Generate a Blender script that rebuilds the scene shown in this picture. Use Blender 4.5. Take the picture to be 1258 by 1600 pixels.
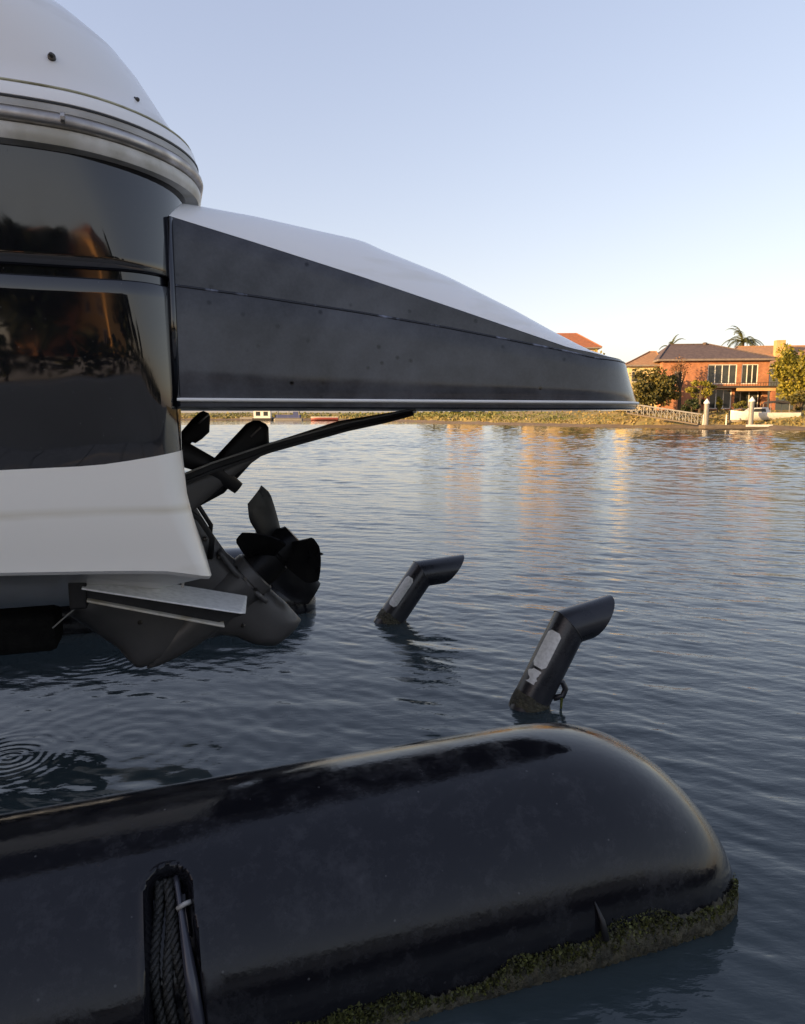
import bpy, bmesh, math, random
import numpy as np
from mathutils import Vector, Matrix
from mathutils.geometry import delaunay_2d_cdt

for o in list(bpy.data.objects):
    bpy.data.objects.remove(o)
sc = bpy.context.scene
C = sc.collection
R = math.radians
random.seed(7)

# ------------------------------------------------------------------ camera
cam_d = bpy.data.cameras.new('camera')
cam = bpy.data.objects.new('camera', cam_d); C.objects.link(cam)
cam_d.sensor_fit = 'VERTICAL'; cam_d.sensor_height = 36.0
cam_d.lens = 36.0 * 1100 / 1600
cam_d.clip_start = 0.05; cam_d.clip_end = 4000
cam.location = (0, 0, 1.5)
cam.rotation_euler = (R(90) - math.atan(152 / 1100), 0, 0)
sc.camera = cam

# ------------------------------------------------------------------ sky, sun, exposure
SUN_AZ = (-0.88, -0.475)          # horizontal direction towards the sun (behind and to the left)
SUN_EL = R(9.0)
w = bpy.data.worlds.new('World'); sc.world = w; w.use_nodes = True
nt = w.node_tree; nt.nodes.clear()
sky = nt.nodes.new('ShaderNodeTexSky'); sky.sky_type = 'NISHITA'
sky.sun_disc = False; sky.sun_elevation = SUN_EL
sky.sun_rotation = math.atan2(SUN_AZ[0], SUN_AZ[1])
sky.altitude = 0; sky.air_density = 1.0; sky.dust_density = 1.2; sky.ozone_density = 1.3
bg = nt.nodes.new('ShaderNodeBackground'); bg.inputs['Strength'].default_value = 0.15
wo = nt.nodes.new('ShaderNodeOutputWorld')
# tone response of the phone, the same for the whole sky: one power curve per channel
spc = nt.nodes.new('ShaderNodeSeparateColor'); cmb = nt.nodes.new('ShaderNodeCombineColor'); nt.links.new(sky.outputs[0], spc.inputs[0])
for i_, (gain, pw) in enumerate(((.785, .60), (.69, .60), (.775, .53))):
    p_ = nt.nodes.new('ShaderNodeMath'); p_.operation = 'POWER'; p_.inputs[1].default_value = pw; nt.links.new(spc.outputs[i_], p_.inputs[0])
    q_ = nt.nodes.new('ShaderNodeMath'); q_.operation = 'MULTIPLY'; q_.inputs[1].default_value = gain; nt.links.new(p_.outputs[0], q_.inputs[0]); nt.links.new(q_.outputs[0], cmb.inputs[i_])
nt.links.new(cmb.outputs[0], bg.inputs[0])
nt.links.new(bg.outputs[0], wo.inputs[0])
sd = bpy.data.lights.new('sun', 'SUN'); sd.energy = 2.4; sd.angle = R(0.5); sd.color = (1.0, 0.64, 0.29)
sun = bpy.data.objects.new('sun', sd); C.objects.link(sun)
sv = Vector((SUN_AZ[0] * math.cos(SUN_EL), SUN_AZ[1] * math.cos(SUN_EL), math.sin(SUN_EL)))
sun.rotation_euler = sv.to_track_quat('Z', 'Y').to_euler()
sun.location = sv * 60
vs = sc.view_settings
vs.view_transform = 'Standard'; vs.look = 'None'; vs.gamma = 1; vs.use_curve_mapping = False
vs.exposure = 2.18

# ------------------------------------------------------------------ materials
def mat(name, c1, c2=None, rough=0.5, rough2=None, scale=8.0, bump=0.0, bscale=None, metal=0.0, spec=0.5,
        coat=0.0, detail=6, stretch=(1, 1, 1), lo=0.35, hi=0.65, ior=None, coords='Object'):
    m = bpy.data.materials.new(name); m.use_nodes = True
    t = m.node_tree; b = t.nodes['Principled BSDF']
    tc = t.nodes.new('ShaderNodeTexCoord'); mp = t.nodes.new('ShaderNodeMapping')
    mp.inputs['Scale'].default_value = stretch
    t.links.new(tc.outputs[coords], mp.inputs[0])
    nz = t.nodes.new('ShaderNodeTexNoise'); nz.inputs['Scale'].default_value = scale; nz.inputs['Detail'].default_value = detail
    t.links.new(mp.outputs[0], nz.inputs['Vector'])
    mr = t.nodes.new('ShaderNodeMapRange'); mr.inputs[1].default_value = lo; mr.inputs[2].default_value = hi
    t.links.new(nz.outputs[0], mr.inputs[0])
    mx = t.nodes.new('ShaderNodeMix'); mx.data_type = 'RGBA'
    mx.inputs[6].default_value = (*c1, 1); mx.inputs[7].default_value = (*(c2 or c1), 1)
    t.links.new(mr.outputs[0], mx.inputs[0]); t.links.new(mx.outputs[2], b.inputs['Base Color'])
    b.inputs['Roughness'].default_value = rough
    if rough2 is not None:
        rr = t.nodes.new('ShaderNodeMapRange'); rr.inputs[1].default_value = lo; rr.inputs[2].default_value = hi
        rr.inputs[3].default_value = rough; rr.inputs[4].default_value = rough2
        t.links.new(nz.outputs[0], rr.inputs[0]); t.links.new(rr.outputs[0], b.inputs['Roughness'])
    b.inputs['Metallic'].default_value = metal
    b.inputs['Specular IOR Level'].default_value = spec
    if ior: b.inputs['IOR'].default_value = ior
    b.inputs['Coat Weight'].default_value = coat; b.inputs['Coat Roughness'].default_value = 0.03
    if bump:
        n2 = t.nodes.new('ShaderNodeTexNoise'); n2.inputs['Scale'].default_value = bscale or scale * 4; n2.inputs['Detail'].default_value = 4
        t.links.new(mp.outputs[0], n2.inputs['Vector'])
        bp = t.nodes.new('ShaderNodeBump'); bp.inputs['Strength'].default_value = bump; bp.inputs['Distance'].default_value = 0.02
        t.links.new(n2.outputs[0], bp.inputs['Height']); t.links.new(bp.outputs[0], b.inputs['Normal'])
    m['_b'] = 1
    return m

def nodes_of(m):
    return m.node_tree, m.node_tree.nodes['Principled BSDF']

def brick_mat(name, c1, c2, mortar, sc_=3.0):
    m = bpy.data.materials.new(name); m.use_nodes = True
    t, b = nodes_of(m)
    tc = t.nodes.new('ShaderNodeTexCoord'); mp = t.nodes.new('ShaderNodeMapping')
    mp.inputs['Rotation'].default_value = (R(90), 0, 0)
    t.links.new(tc.outputs['Object'], mp.inputs[0])
    br = t.nodes.new('ShaderNodeTexBrick'); br.inputs['Scale'].default_value = sc_
    br.inputs['Color1'].default_value = (*c1, 1); br.inputs['Color2'].default_value = (*c2, 1); br.inputs['Mortar'].default_value = (*mortar, 1)
    br.inputs['Mortar Size'].default_value = 0.012; br.inputs['Brick Width'].default_value = 0.7; br.inputs['Row Height'].default_value = 0.25
    t.links.new(mp.outputs[0], br.inputs['Vector'])
    nz = t.nodes.new('ShaderNodeTexNoise'); nz.inputs['Scale'].default_value = 1.3; nz.inputs['Detail'].default_value = 5
    t.links.new(tc.outputs['Object'], nz.inputs['Vector'])
    mr = t.nodes.new('ShaderNodeMapRange'); mr.inputs[1].default_value = .3; mr.inputs[2].default_value = .7; mr.inputs[3].default_value = .75; mr.inputs[4].default_value = 1.2
    t.links.new(nz.outputs[0], mr.inputs[0])
    hs = t.nodes.new('ShaderNodeHueSaturation'); t.links.new(mr.outputs[0], hs.inputs['Value']); t.links.new(br.outputs[0], hs.inputs['Color'])
    t.links.new(hs.outputs[0], b.inputs['Base Color']); b.inputs['Roughness'].default_value = .85
    return m

def tile_mat(name, c1, c2):
    m = mat(name, c1, c2, rough=.75, scale=3.0, detail=8)
    t, b = nodes_of(m)
    tc = t.nodes.new('ShaderNodeTexCoord')
    wv = t.nodes.new('ShaderNodeTexWave'); wv.bands_direction = 'Z'; wv.inputs['Scale'].default_value = 2.2; wv.wave_profile = 'SAW'
    t.links.new(tc.outputs['Object'], wv.inputs['Vector'])
    bp = t.nodes.new('ShaderNodeBump'); bp.inputs['Strength'].default_value = .5; bp.inputs['Distance'].default_value = .05
    t.links.new(wv.outputs[1], bp.inputs['Height']); t.links.new(bp.outputs[0], b.inputs['Normal'])
    return m

def leaf_mat(name, c1, c2):
    m = bpy.data.materials.new(name); m.use_nodes = True
    t, b = nodes_of(m)
    at = t.nodes.new('ShaderNodeAttribute'); at.attribute_name = 'tone'
    mx = t.nodes.new('ShaderNodeMix'); mx.data_type = 'RGBA'
    mx.inputs[6].default_value = (*c1, 1); mx.inputs[7].default_value = (*c2, 1)
    t.links.new(at.outputs['Fac'], mx.inputs[0]); t.links.new(mx.outputs[2], b.inputs['Base Color'])
    b.inputs['Roughness'].default_value = .6
    tr = t.nodes.new('ShaderNodeBsdfTranslucent'); t.links.new(mx.outputs[2], tr.inputs[0])
    ms = t.nodes.new('ShaderNodeMixShader'); ms.inputs[0].default_value = .3
    out = t.nodes['Material Output']
    t.links.new(b.outputs[0], ms.inputs[1]); t.links.new(tr.outputs[0], ms.inputs[2]); t.links.new(ms.outputs[0], out.inputs[0])
    return m

def gelcoat_black():
    # polished black gelcoat: faint haze, fine specks of dust and water spots
    m = bpy.data.materials.new('black_gelcoat'); m.use_nodes = True
    t, b = nodes_of(m)
    tc = t.nodes.new('ShaderNodeTexCoord')
    nz = t.nodes.new('ShaderNodeTexNoise'); nz.inputs['Scale'].default_value = 5; nz.inputs['Detail'].default_value = 8; nz.inputs['Roughness'].default_value = .65
    t.links.new(tc.outputs['Object'], nz.inputs['Vector'])
    vo = t.nodes.new('ShaderNodeTexVoronoi'); vo.inputs['Scale'].default_value = 70
    t.links.new(tc.outputs['Object'], vo.inputs['Vector'])
    sp = t.nodes.new('ShaderNodeMapRange'); sp.inputs[1].default_value = .06; sp.inputs[2].default_value = .12; sp.inputs[3].default_value = 1; sp.inputs[4].default_value = 0
    t.links.new(vo.outputs['Distance'], sp.inputs[0])
    cl = t.nodes.new('ShaderNodeMath'); cl.operation = 'GREATER_THAN'; cl.inputs[1].default_value = .9
    sx = t.nodes.new('ShaderNodeSeparateColor'); t.links.new(vo.outputs['Color'], sx.inputs[0]); t.links.new(sx.outputs[0], cl.inputs[0])
    ml = t.nodes.new('ShaderNodeMath'); ml.operation = 'MULTIPLY'; t.links.new(sp.outputs[0], ml.inputs[0]); t.links.new(cl.outputs[0], ml.inputs[1])
    mr = t.nodes.new('ShaderNodeMapRange'); mr.inputs[1].default_value = .4; mr.inputs[2].default_value = .75; mr.inputs[3].default_value = .02; mr.inputs[4].default_value = .07
    t.links.new(nz.outputs[0], mr.inputs[0])
    ad = t.nodes.new('ShaderNodeMath'); ad.operation = 'MULTIPLY_ADD'; ad.inputs[1].default_value = .5
    t.links.new(ml.outputs[0], ad.inputs[0]); t.links.new(mr.outputs[0], ad.inputs[2]); t.links.new(ad.outputs[0], b.inputs['Roughness'])
    mx = t.nodes.new('ShaderNodeMix'); mx.data_type = 'RGBA'
    mx.inputs[6].default_value = (.006, .006, .008, 1); mx.inputs[7].default_value = (.05, .05, .05, 1)
    t.links.new(ml.outputs[0], mx.inputs[0]); t.links.new(mx.outputs[2], b.inputs['Base Color'])
    # very slight waviness of the moulding
    n3 = t.nodes.new('ShaderNodeTexNoise'); n3.inputs['Scale'].default_value = 2.4; n3.inputs['Detail'].default_value = 2
    t.links.new(tc.outputs['Object'], n3.inputs['Vector'])
    bp = t.nodes.new('ShaderNodeBump'); bp.inputs['Strength'].default_value = .07; bp.inputs['Distance'].default_value = .05
    t.links.new(n3.outputs[0], bp.inputs['Height']); t.links.new(bp.outputs[0], b.inputs['Normal'])
    b.inputs['IOR'].default_value = 1.75
    return m

def platform_black():
    # oxidised black gelcoat: dull, dusty, spotted, with polishing swirls
    m = bpy.data.materials.new('oxidised_black_gelcoat'); m.use_nodes = True
    t, b = nodes_of(m)
    tc = t.nodes.new('ShaderNodeTexCoord')
    nz = t.nodes.new('ShaderNodeTexNoise'); nz.inputs['Scale'].default_value = 2.6; nz.inputs['Detail'].default_value = 9; nz.inputs['Roughness'].default_value = .7
    t.links.new(tc.outputs['Object'], nz.inputs['Vector'])
    fine = t.nodes.new('ShaderNodeTexNoise'); fine.inputs['Scale'].default_value = 90; fine.inputs['Detail'].default_value = 6
    t.links.new(tc.outputs['Object'], fine.inputs['Vector'])
    # swirl scratches: rings about a point on the panel
    mp = t.nodes.new('ShaderNodeMapping'); mp.inputs['Location'].default_value = (-1.15, 0, -1.45)
    t.links.new(tc.outputs['Object'], mp.inputs[0])
    wv = t.nodes.new('ShaderNodeTexWave'); wv.wave_type = 'RINGS'; wv.rings_direction = 'Y'; wv.inputs['Scale'].default_value = 2.6; wv.inputs['Distortion'].default_value = 1.6; wv.inputs['Detail'].default_value = 3; wv.inputs['Detail Scale'].default_value = 2.5
    t.links.new(mp.outputs[0], wv.inputs['Vector'])
    vo = t.nodes.new('ShaderNodeTexVoronoi'); vo.inputs['Scale'].default_value = 17
    t.links.new(tc.outputs['Object'], vo.inputs['Vector'])
    sp = t.nodes.new('ShaderNodeMapRange'); sp.inputs[1].default_value = .08; sp.inputs[2].default_value = .2; sp.inputs[3].default_value = 1; sp.inputs[4].default_value = 0
    t.links.new(vo.outputs['Distance'], sp.inputs[0])
    sx = t.nodes.new('ShaderNodeSeparateColor'); t.links.new(vo.outputs['Color'], sx.inputs[0])
    cl = t.nodes.new('ShaderNodeMath'); cl.operation = 'GREATER_THAN'; cl.inputs[1].default_value = .66; t.links.new(sx.outputs[0], cl.inputs[0])
    ml = t.nodes.new('ShaderNodeMath'); ml.operation = 'MULTIPLY'; t.links.new(sp.outputs[0], ml.inputs[0]); t.links.new(cl.outputs[0], ml.inputs[1])
    a1 = t.nodes.new('ShaderNodeMath'); a1.operation = 'MULTIPLY_ADD'; a1.inputs[1].default_value = .06
    t.links.new(wv.outputs[1], a1.inputs[0]); t.links.new(nz.outputs[0], a1.inputs[2])
    a2 = t.nodes.new('ShaderNodeMath'); a2.operation = 'MULTIPLY_ADD'; a2.inputs[1].default_value = .16
    t.links.new(fine.outputs[0], a2.inputs[0]); t.links.new(a1.outputs[0], a2.inputs[2])
    mr = t.nodes.new('ShaderNodeMapRange'); mr.inputs[1].default_value = .45; mr.inputs[2].default_value = .95; mr.inputs[3].default_value = .10; mr.inputs[4].default_value = .26
    t.links.new(a2.outputs[0], mr.inputs[0])
    su = t.nodes.new('ShaderNodeMath'); su.operation = 'MULTIPLY_ADD'; su.inputs[1].default_value = -.12
    t.links.new(ml.outputs[0], su.inputs[0]); t.links.new(mr.outputs[0], su.inputs[2]); t.links.new(su.outputs[0], b.inputs['Roughness'])
    cr = t.nodes.new('ShaderNodeMapRange'); cr.inputs[1].default_value = .45; cr.inputs[2].default_value = 1.0
    t.links.new(a2.outputs[0], cr.inputs[0])
    mx = t.nodes.new('ShaderNodeMix'); mx.data_type = 'RGBA'
    mx.inputs[6].default_value = (.024, .024, .028, 1); mx.inputs[7].default_value = (.10, .105, .12, 1)
    t.links.new(cr.outputs[0], mx.inputs[0])
    m2 = t.nodes.new('ShaderNodeMix'); m2.data_type = 'RGBA'; m2.inputs[7].default_value = (.006, .006, .008, 1)
    t.links.new(ml.outputs[0], m2.inputs[0]); t.links.new(mx.outputs[2], m2.inputs[6]); t.links.new(m2.outputs[2], b.inputs['Base Color'])
    b.inputs['IOR'].default_value = 1.5
    return m

def white_gelcoat(name, c=(.70, .69, .67), stain=(.50, .47, .36), amt=.72):
    m = mat(name, c, stain, rough=.28, rough2=.4, scale=3.5, detail=9, stretch=(.5, .5, 2.2), lo=amt - .12, hi=amt + .22)
    t, b = nodes_of(m)
    b.inputs['Coat Weight'].default_value = .15
    return m

def hull_white():
    m = white_gelcoat('white_hull_gelcoat', (.90, .86, .775), (.62, .57, .44))
    t, b = nodes_of(m)
    tc = t.nodes.new('ShaderNodeTexCoord'); sx = t.nodes.new('ShaderNodeSeparateXYZ'); t.links.new(tc.outputs['Object'], sx.inputs[0])
    nz = t.nodes.new('ShaderNodeTexNoise'); nz.inputs['Scale'].default_value = 2.2; nz.inputs['Detail'].default_value = 8
    mp = t.nodes.new('ShaderNodeMapping'); mp.inputs['Scale'].default_value = (1, 1, 3); t.links.new(tc.outputs['Object'], mp.inputs[0]); t.links.new(mp.outputs[0], nz.inputs['Vector'])
    ad = t.nodes.new('ShaderNodeMath'); ad.operation = 'MULTIPLY_ADD'; ad.inputs[1].default_value = .03; t.links.new(nz.outputs[0], ad.inputs[0]); t.links.new(sx.outputs[2], ad.inputs[2])
    cp = t.nodes.new('ShaderNodeMath'); cp.operation = 'COMPARE'; 
    su = t.nodes.new('ShaderNodeMath'); su.operation = 'SUBTRACT'; su.inputs[1].default_value = 1.172; t.links.new(ad.outputs[0], su.inputs[0])
    ab = t.nodes.new('ShaderNodeMath'); ab.operation = 'ABSOLUTE'; t.links.new(su.outputs[0], ab.inputs[0])
    mr = t.nodes.new('ShaderNodeMapRange'); mr.inputs[1].default_value = 0; mr.inputs[2].default_value = .022; mr.inputs[3].default_value = .75; mr.inputs[4].default_value = 0; t.links.new(ab.outputs[0], mr.inputs[0])
    ml = t.nodes.new('ShaderNodeMath'); ml.operation = 'MULTIPLY'; t.links.new(mr.outputs[0], ml.inputs[0]); t.links.new(nz.outputs[0], ml.inputs[1])
    mx = t.nodes.new('ShaderNodeMix'); mx.data_type = 'RGBA'; mx.inputs[7].default_value = (.52, .44, .26, 1)
    src = b.inputs['Base Color'].links[0].from_socket
    t.links.new(src, mx.inputs[6]); t.links.new(ml.outputs[0], mx.inputs[0]); t.links.new(mx.outputs[2], b.inputs['Base Color'])
    return m

def pontoon_mat():
    m = bpy.data.materials.new('black_polyethylene'); m.use_nodes = True
    t, b = nodes_of(m)
    tc = t.nodes.new('ShaderNodeTexCoord')
    nz = t.nodes.new('ShaderNodeTexNoise'); nz.inputs['Scale'].default_value = 8.5; nz.inputs['Detail'].default_value = 12; nz.inputs['Roughness'].default_value = .78
    t.links.new(tc.outputs['Object'], nz.inputs['Vector'])
    f = t.nodes.new('ShaderNodeTexNoise'); f.inputs['Scale'].default_value = 60; f.inputs['Detail'].default_value = 5
    t.links.new(tc.outputs['Object'], f.inputs['Vector'])
    mr = t.nodes.new('ShaderNodeMapRange'); mr.inputs[1].default_value = .42; mr.inputs[2].default_value = .62; mr.inputs[3].default_value = .07; mr.inputs[4].default_value = .25
    t.links.new(nz.outputs[0], mr.inputs[0]); t.links.new(mr.outputs[0], b.inputs['Roughness'])
    dr = t.nodes.new('ShaderNodeMapRange'); dr.inputs[1].default_value = .50; dr.inputs[2].default_value = .72
    t.links.new(nz.outputs[0], dr.inputs[0])
    dm = t.nodes.new('ShaderNodeMath'); dm.operation = 'MULTIPLY'; t.links.new(dr.outputs[0], dm.inputs[0]); t.links.new(f.outputs[0], dm.inputs[1])
    mx = t.nodes.new('ShaderNodeMix'); mx.data_type = 'RGBA'
    mx.inputs[6].default_value = (.007, .007, .009, 1); mx.inputs[7].default_value = (.048, .048, .053, 1)
    t.links.new(dm.outputs[0], mx.inputs[0]); t.links.new(mx.outputs[2], b.inputs['Base Color'])
    vo = t.nodes.new('ShaderNodeTexVoronoi'); vo.inputs['Scale'].default_value = 26; t.links.new(tc.outputs['Object'], vo.inputs['Vector'])
    vm = t.nodes.new('ShaderNodeMapRange'); vm.inputs[1].default_value = .05; vm.inputs[2].default_value = .10; vm.inputs[3].default_value = 1; vm.inputs[4].default_value = 0; t.links.new(vo.outputs['Distance'], vm.inputs[0])
    vc = t.nodes.new('ShaderNodeSeparateColor'); t.links.new(vo.outputs['Color'], vc.inputs[0])
    vg = t.nodes.new('ShaderNodeMath'); vg.operation = 'GREATER_THAN'; vg.inputs[1].default_value = .72; t.links.new(vc.outputs[0], vg.inputs[0])
    vx = t.nodes.new('ShaderNodeMath'); vx.operation = 'MULTIPLY'; t.links.new(vm.outputs[0], vx.inputs[0]); t.links.new(vg.outputs[0], vx.inputs[1])
    m3 = t.nodes.new('ShaderNodeMix'); m3.data_type = 'RGBA'; m3.inputs[7].default_value = (.06, .06, .06, 1); t.links.new(vx.outputs[0], m3.inputs[0]); t.links.new(mx.outputs[2], m3.inputs[6]); t.links.new(m3.outputs[2], b.inputs['Base Color'])   # dried specks
    bp = t.nodes.new('ShaderNodeBump'); bp.inputs['Strength'].default_value = .05; bp.inputs['Distance'].default_value = .01
    t.links.new(f.outputs[0], bp.inputs['Height']); t.links.new(bp.outputs[0], b.inputs['Normal'])
    b.inputs['IOR'].default_value = 1.5; b.inputs['Specular IOR Level'].default_value = .38
    return m

def water_mat():
    m = bpy.data.materials.new('canal_water'); m.use_nodes = True
    t, b = nodes_of(m)
    b.inputs['Base Color'].default_value = (.030, .042, .046, 1); b.inputs['Roughness'].default_value = .015
    b.inputs['IOR'].default_value = 1.40
    geo = t.nodes.new('ShaderNodeNewGeometry')
    def noise(scale, stretch, rot, detail, dist=0.0):
        mp = t.nodes.new('ShaderNodeMapping'); mp.inputs['Scale'].default_value = stretch; mp.inputs['Rotation'].default_value = (0, 0, R(rot))
        t.links.new(geo.outputs['Position'], mp.inputs[0])
        n = t.nodes.new('ShaderNodeTexNoise'); n.inputs['Scale'].default_value = scale; n.inputs['Detail'].default_value = detail; n.inputs['Distortion'].default_value = dist
        n.inputs['Roughness'].default_value = .5
        t.links.new(mp.outputs[0], n.inputs['Vector']); return n.outputs[0]
    def math_(op, a, b_=None, c_=None):
        n = t.nodes.new('ShaderNodeMath'); n.operation = op
        for i, v in enumerate((a, b_, c_)):
            if v is None: continue
            if isinstance(v, (int, float)): n.inputs[i].default_value = v
            else: t.links.new(v, n.inputs[i])
        return n.outputs[0]
    h = math_('MULTIPLY', noise(16, (.55, 1.3, 1), -16, 3, .4), WAVE[1])
    h = math_('MULTIPLY_ADD', noise(40, (.6, 1.3, 1), 12, 2, .3), WAVE[0], h)
    cd_ = t.nodes.new('ShaderNodeVectorMath'); cd_.operation = 'DISTANCE'; cd_.inputs[1].default_value = (-1.7, 3.3, 0)
    t.links.new(geo.outputs['Position'], cd_.inputs[0])
    cm = t.nodes.new('ShaderNodeMapRange'); cm.interpolation_type = 'SMOOTHSTEP'; cm.inputs[1].default_value = .5; cm.inputs[2].default_value = 2.8; cm.inputs[3].default_value = .42; cm.inputs[4].default_value = 1
    t.links.new(cd_.outputs['Value'], cm.inputs[0]); h = math_('MULTIPLY', h, cm.outputs[0])
    # rings spreading from drips off the drive and the hull
    for (cx, cy, amp, wl, rad) in RINGS:
        d = t.nodes.new('ShaderNodeVectorMath'); d.operation = 'DISTANCE'; d.inputs[1].default_value = (cx, cy, 0)
        t.links.new(geo.outputs['Position'], d.inputs[0])
        dist = math_('MULTIPLY_ADD', noise(3.5, (1, 1, 1), 0, 2), .11, d.outputs['Value'])
        s_ = math_('SINE', math_('MULTIPLY', dist, 2 * math.pi / wl))
        fall = t.nodes.new('ShaderNodeMapRange'); fall.interpolation_type = 'SMOOTHSTEP'
        fall.inputs[1].default_value = 0; fall.inputs[2].default_value = rad; fall.inputs[3].default_value = amp; fall.inputs[4].default_value = 0
        t.links.new(d.outputs['Value'], fall.inputs[0])
        h = math_('MULTIPLY_ADD', math_('MULTIPLY', s_, noise(2.2, (1, 1, 1), 40, 3)), fall.outputs[0], h)
    bp = t.nodes.new('ShaderNodeBump'); bp.inputs['Strength'].default_value = 1.0; bp.inputs['Distance'].default_value = 1.0
    t.links.new(h, bp.inputs['Height']); t.links.new(bp.outputs[0], b.inputs['Normal'])
    return m

WAVE = (.0010, .0030)
SLOPE = (.05, .085, .20)
RINGS = [(-1.74, 2.93, .0017, .047, .45), (-1.90, 4.25, .0012, .055, .6), (-.11, 5.0, .0016, .085, .7), (.68, 3.5, .001, .08, .5), (-1.25, 3.1, .0011, .095, 1.5)]

M = {}
M['black'] = gelcoat_black()
M['plat'] = platform_black()
M['white'] = white_gelcoat('white_gelcoat', (.80, .79, .77), (.58, .54, .42))
M['white2'] = white_gelcoat('weathered_white_gelcoat', (.76, .75, .74), (.50, .47, .40), .68)
M['steel'] = mat('brushed_stainless', (.55, .52, .49), (.36, .33, .30), rough=.36, rough2=.55, scale=12, metal=1.0)
M['railrubber'] = mat('grey_rail_vinyl', (.42, .41, .39), (.30, .29, .26), rough=.4, scale=6)
M['railwhite'] = mat('dirty_white_vinyl', (.62, .60, .56), (.38, .36, .30), rough=.45, scale=9)
M['stain'] = mat('stained_sealant', (.42, .40, .27), (.20, .18, .10), rough=.7, scale=14)
M['bead'] = mat('painted_glint_bead', (.014, .015, .020), (.20, .22, .29), rough=.25, scale=7, stretch=(1.6, .2, .2), lo=.50, hi=.62, detail=4)  # pale blue-grey dashes put the highlights of the bead into its colour
M['studmetal'] = mat('tarnished_stud', (.10, .09, .08), (.05, .045, .04), rough=.4, scale=30, metal=.8)
M['seal'] = mat('black_sealant', (.012, .012, .013), rough=.5)
M['blackrub'] = mat('black_rubber', (.008, .008, .009), (.016, .015, .015), rough=.45, rough2=.65, scale=12, bump=.1, spec=.35)
M['carpet'] = mat('wet_black_carpet', (.006, .006, .006), (.010, .010, .009), rough=.95, scale=30, bump=.4, spec=.08)
M['drive'] = mat('grey_drive_paint', (.085, .08, .077), (.06, .057, .055), rough=.36, rough2=.5, scale=5, bump=.03, bscale=120)
M['prop'] = mat('black_propeller_paint', (.006, .006, .007), (.012, .0115, .011), rough=.25, rough2=.5, scale=9, spec=.12)
M['tab'] = mat('white_painted_plate', (.88, .88, .86), (.72, .72, .70), rough=.45, rough2=.6, scale=40, bump=.15, bscale=160, lo=.4, hi=.7)
M['tab2'] = mat('yellowed_plate', (.52, .49, .42), (.30, .24, .13), rough=.5, scale=9, lo=.45, hi=.7)
M['hullwhite'] = hull_white()
M['pontoon'] = pontoon_mat()
M['pvc'] = mat('black_pvc', (.012, .012, .015), (.02, .02, .024), rough=.22, rough2=.36, scale=8)
M['pvcin'] = mat('black_pvc_inside', (.008, .008, .008), rough=.5)
M['tape'] = mat('silver_reflective_tape', (.55, .55, .52), (.72, .72, .69), rough=.4, scale=60, bump=.1)
M['rope'] = mat('wet_black_rope', (.008, .008, .007), (.018, .017, .014), rough=.5, scale=60, bump=.4, bscale=200)
M['hose'] = mat('grey_plastic_hose', (.05, .052, .065), (.035, .035, .045), rough=.2, scale=10)
M['algae'] = leaf_mat('green_brown_algae', (.026, .026, .012), (.165, .18, .04))
M['mat'] = mat('algae_mat', (.030, .028, .018), (.07, .062, .035), rough=.75, scale=26, bump=.8, bscale=60)
M['brick'] = brick_mat('orange_brick', (.42, .17, .075), (.33, .125, .06), (.38, .30, .22))
M['brickred'] = brick_mat('red_brick', (.36, .13, .065), (.28, .10, .055), (.32, .24, .18))
M['cream'] = mat('cream_render', (.60, .50, .27), (.52, .43, .23), rough=.85, scale=3)
M['fadedcream'] = mat('faded_cream_render', (.46, .35, .20), (.38, .29, .165), rough=.85, scale=2)
M['orangewall'] = mat('apricot_render', (.62, .36, .17), (.52, .29, .13), rough=.85, scale=2)
M['mirrorwall'] = mat('bright_orange_render', (.74, .40, .14), (.62, .32, .11), rough=.85, scale=2)
M['rooftile'] = tile_mat('dark_grey_brown_tiles', (.085, .062, .058), (.13, .095, .085))
M['roofterra'] = tile_mat('terracotta_tiles', (.36, .13, .055), (.28, .11, .05))
M['rooftan'] = tile_mat('tan_brown_tiles', (.38, .215, .11), (.29, .165, .09))
M['trim'] = mat('white_trim', (.75, .73, .68), (.65, .62, .56), rough=.5, scale=5)
M['gutter'] = mat('grey_brown_gutter', (.24, .20, .17), (.18, .15, .13), rough=.5, scale=4)
M['dark'] = mat('dark_timber', (.035, .027, .022), (.05, .04, .032), rough=.6, scale=8)
M['glass'] = mat('window_glass', (.02, .025, .03), (.05, .055, .05), rough=.06, scale=.6)
M['timber'] = mat('weathered_timber', (.16, .125, .09), (.10, .08, .06), rough=.8, scale=3, stretch=(1, 6, 6), bump=.3)
M['galv'] = mat('galvanised_post', (.27, .26, .24), (.20, .195, .18), rough=.5, scale=6)
M['bank'] = mat('grassy_bank', (.30, .22, .095), (.18, .165, .06), rough=.95, scale=.35, bump=.25, bscale=3, coords='Object')
M['paving'] = mat('pale_paving', (.46, .43, .38), (.38, .35, .30), rough=.9, scale=.6, bump=.3)
M['mud'] = mat('muddy_edge', (.11, .085, .06), (.16, .12, .08), rough=.8, scale=1.2, bump=.6)
M['grass'] = leaf_mat('bank_grass', (.34, .25, .10), (.14, .16, .045))
M['bark'] = mat('bark', (.10, .075, .05), (.06, .045, .03), rough=.9, scale=6, bump=.5)
M['leafolive'] = leaf_mat('olive_leaves', (.06, .065, .016), (.24, .19, .045))
M['leafyellow'] = leaf_mat('yellow_green_leaves', (.10, .11, .015), (.38, .31, .03))
M['leafgreen'] = leaf_mat('green_leaves', (.06, .075, .014), (.27, .23, .035))
M['leafdark'] = leaf_mat('dark_leaves', (.02, .032, .010), (.06, .08, .02))
M['leafred'] = leaf_mat('reddish_twigs', (.16, .07, .03), (.28, .15, .06))
M['palm'] = leaf_mat('palm_fronds', (.045, .060, .018), (.13, .13, .035))
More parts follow.
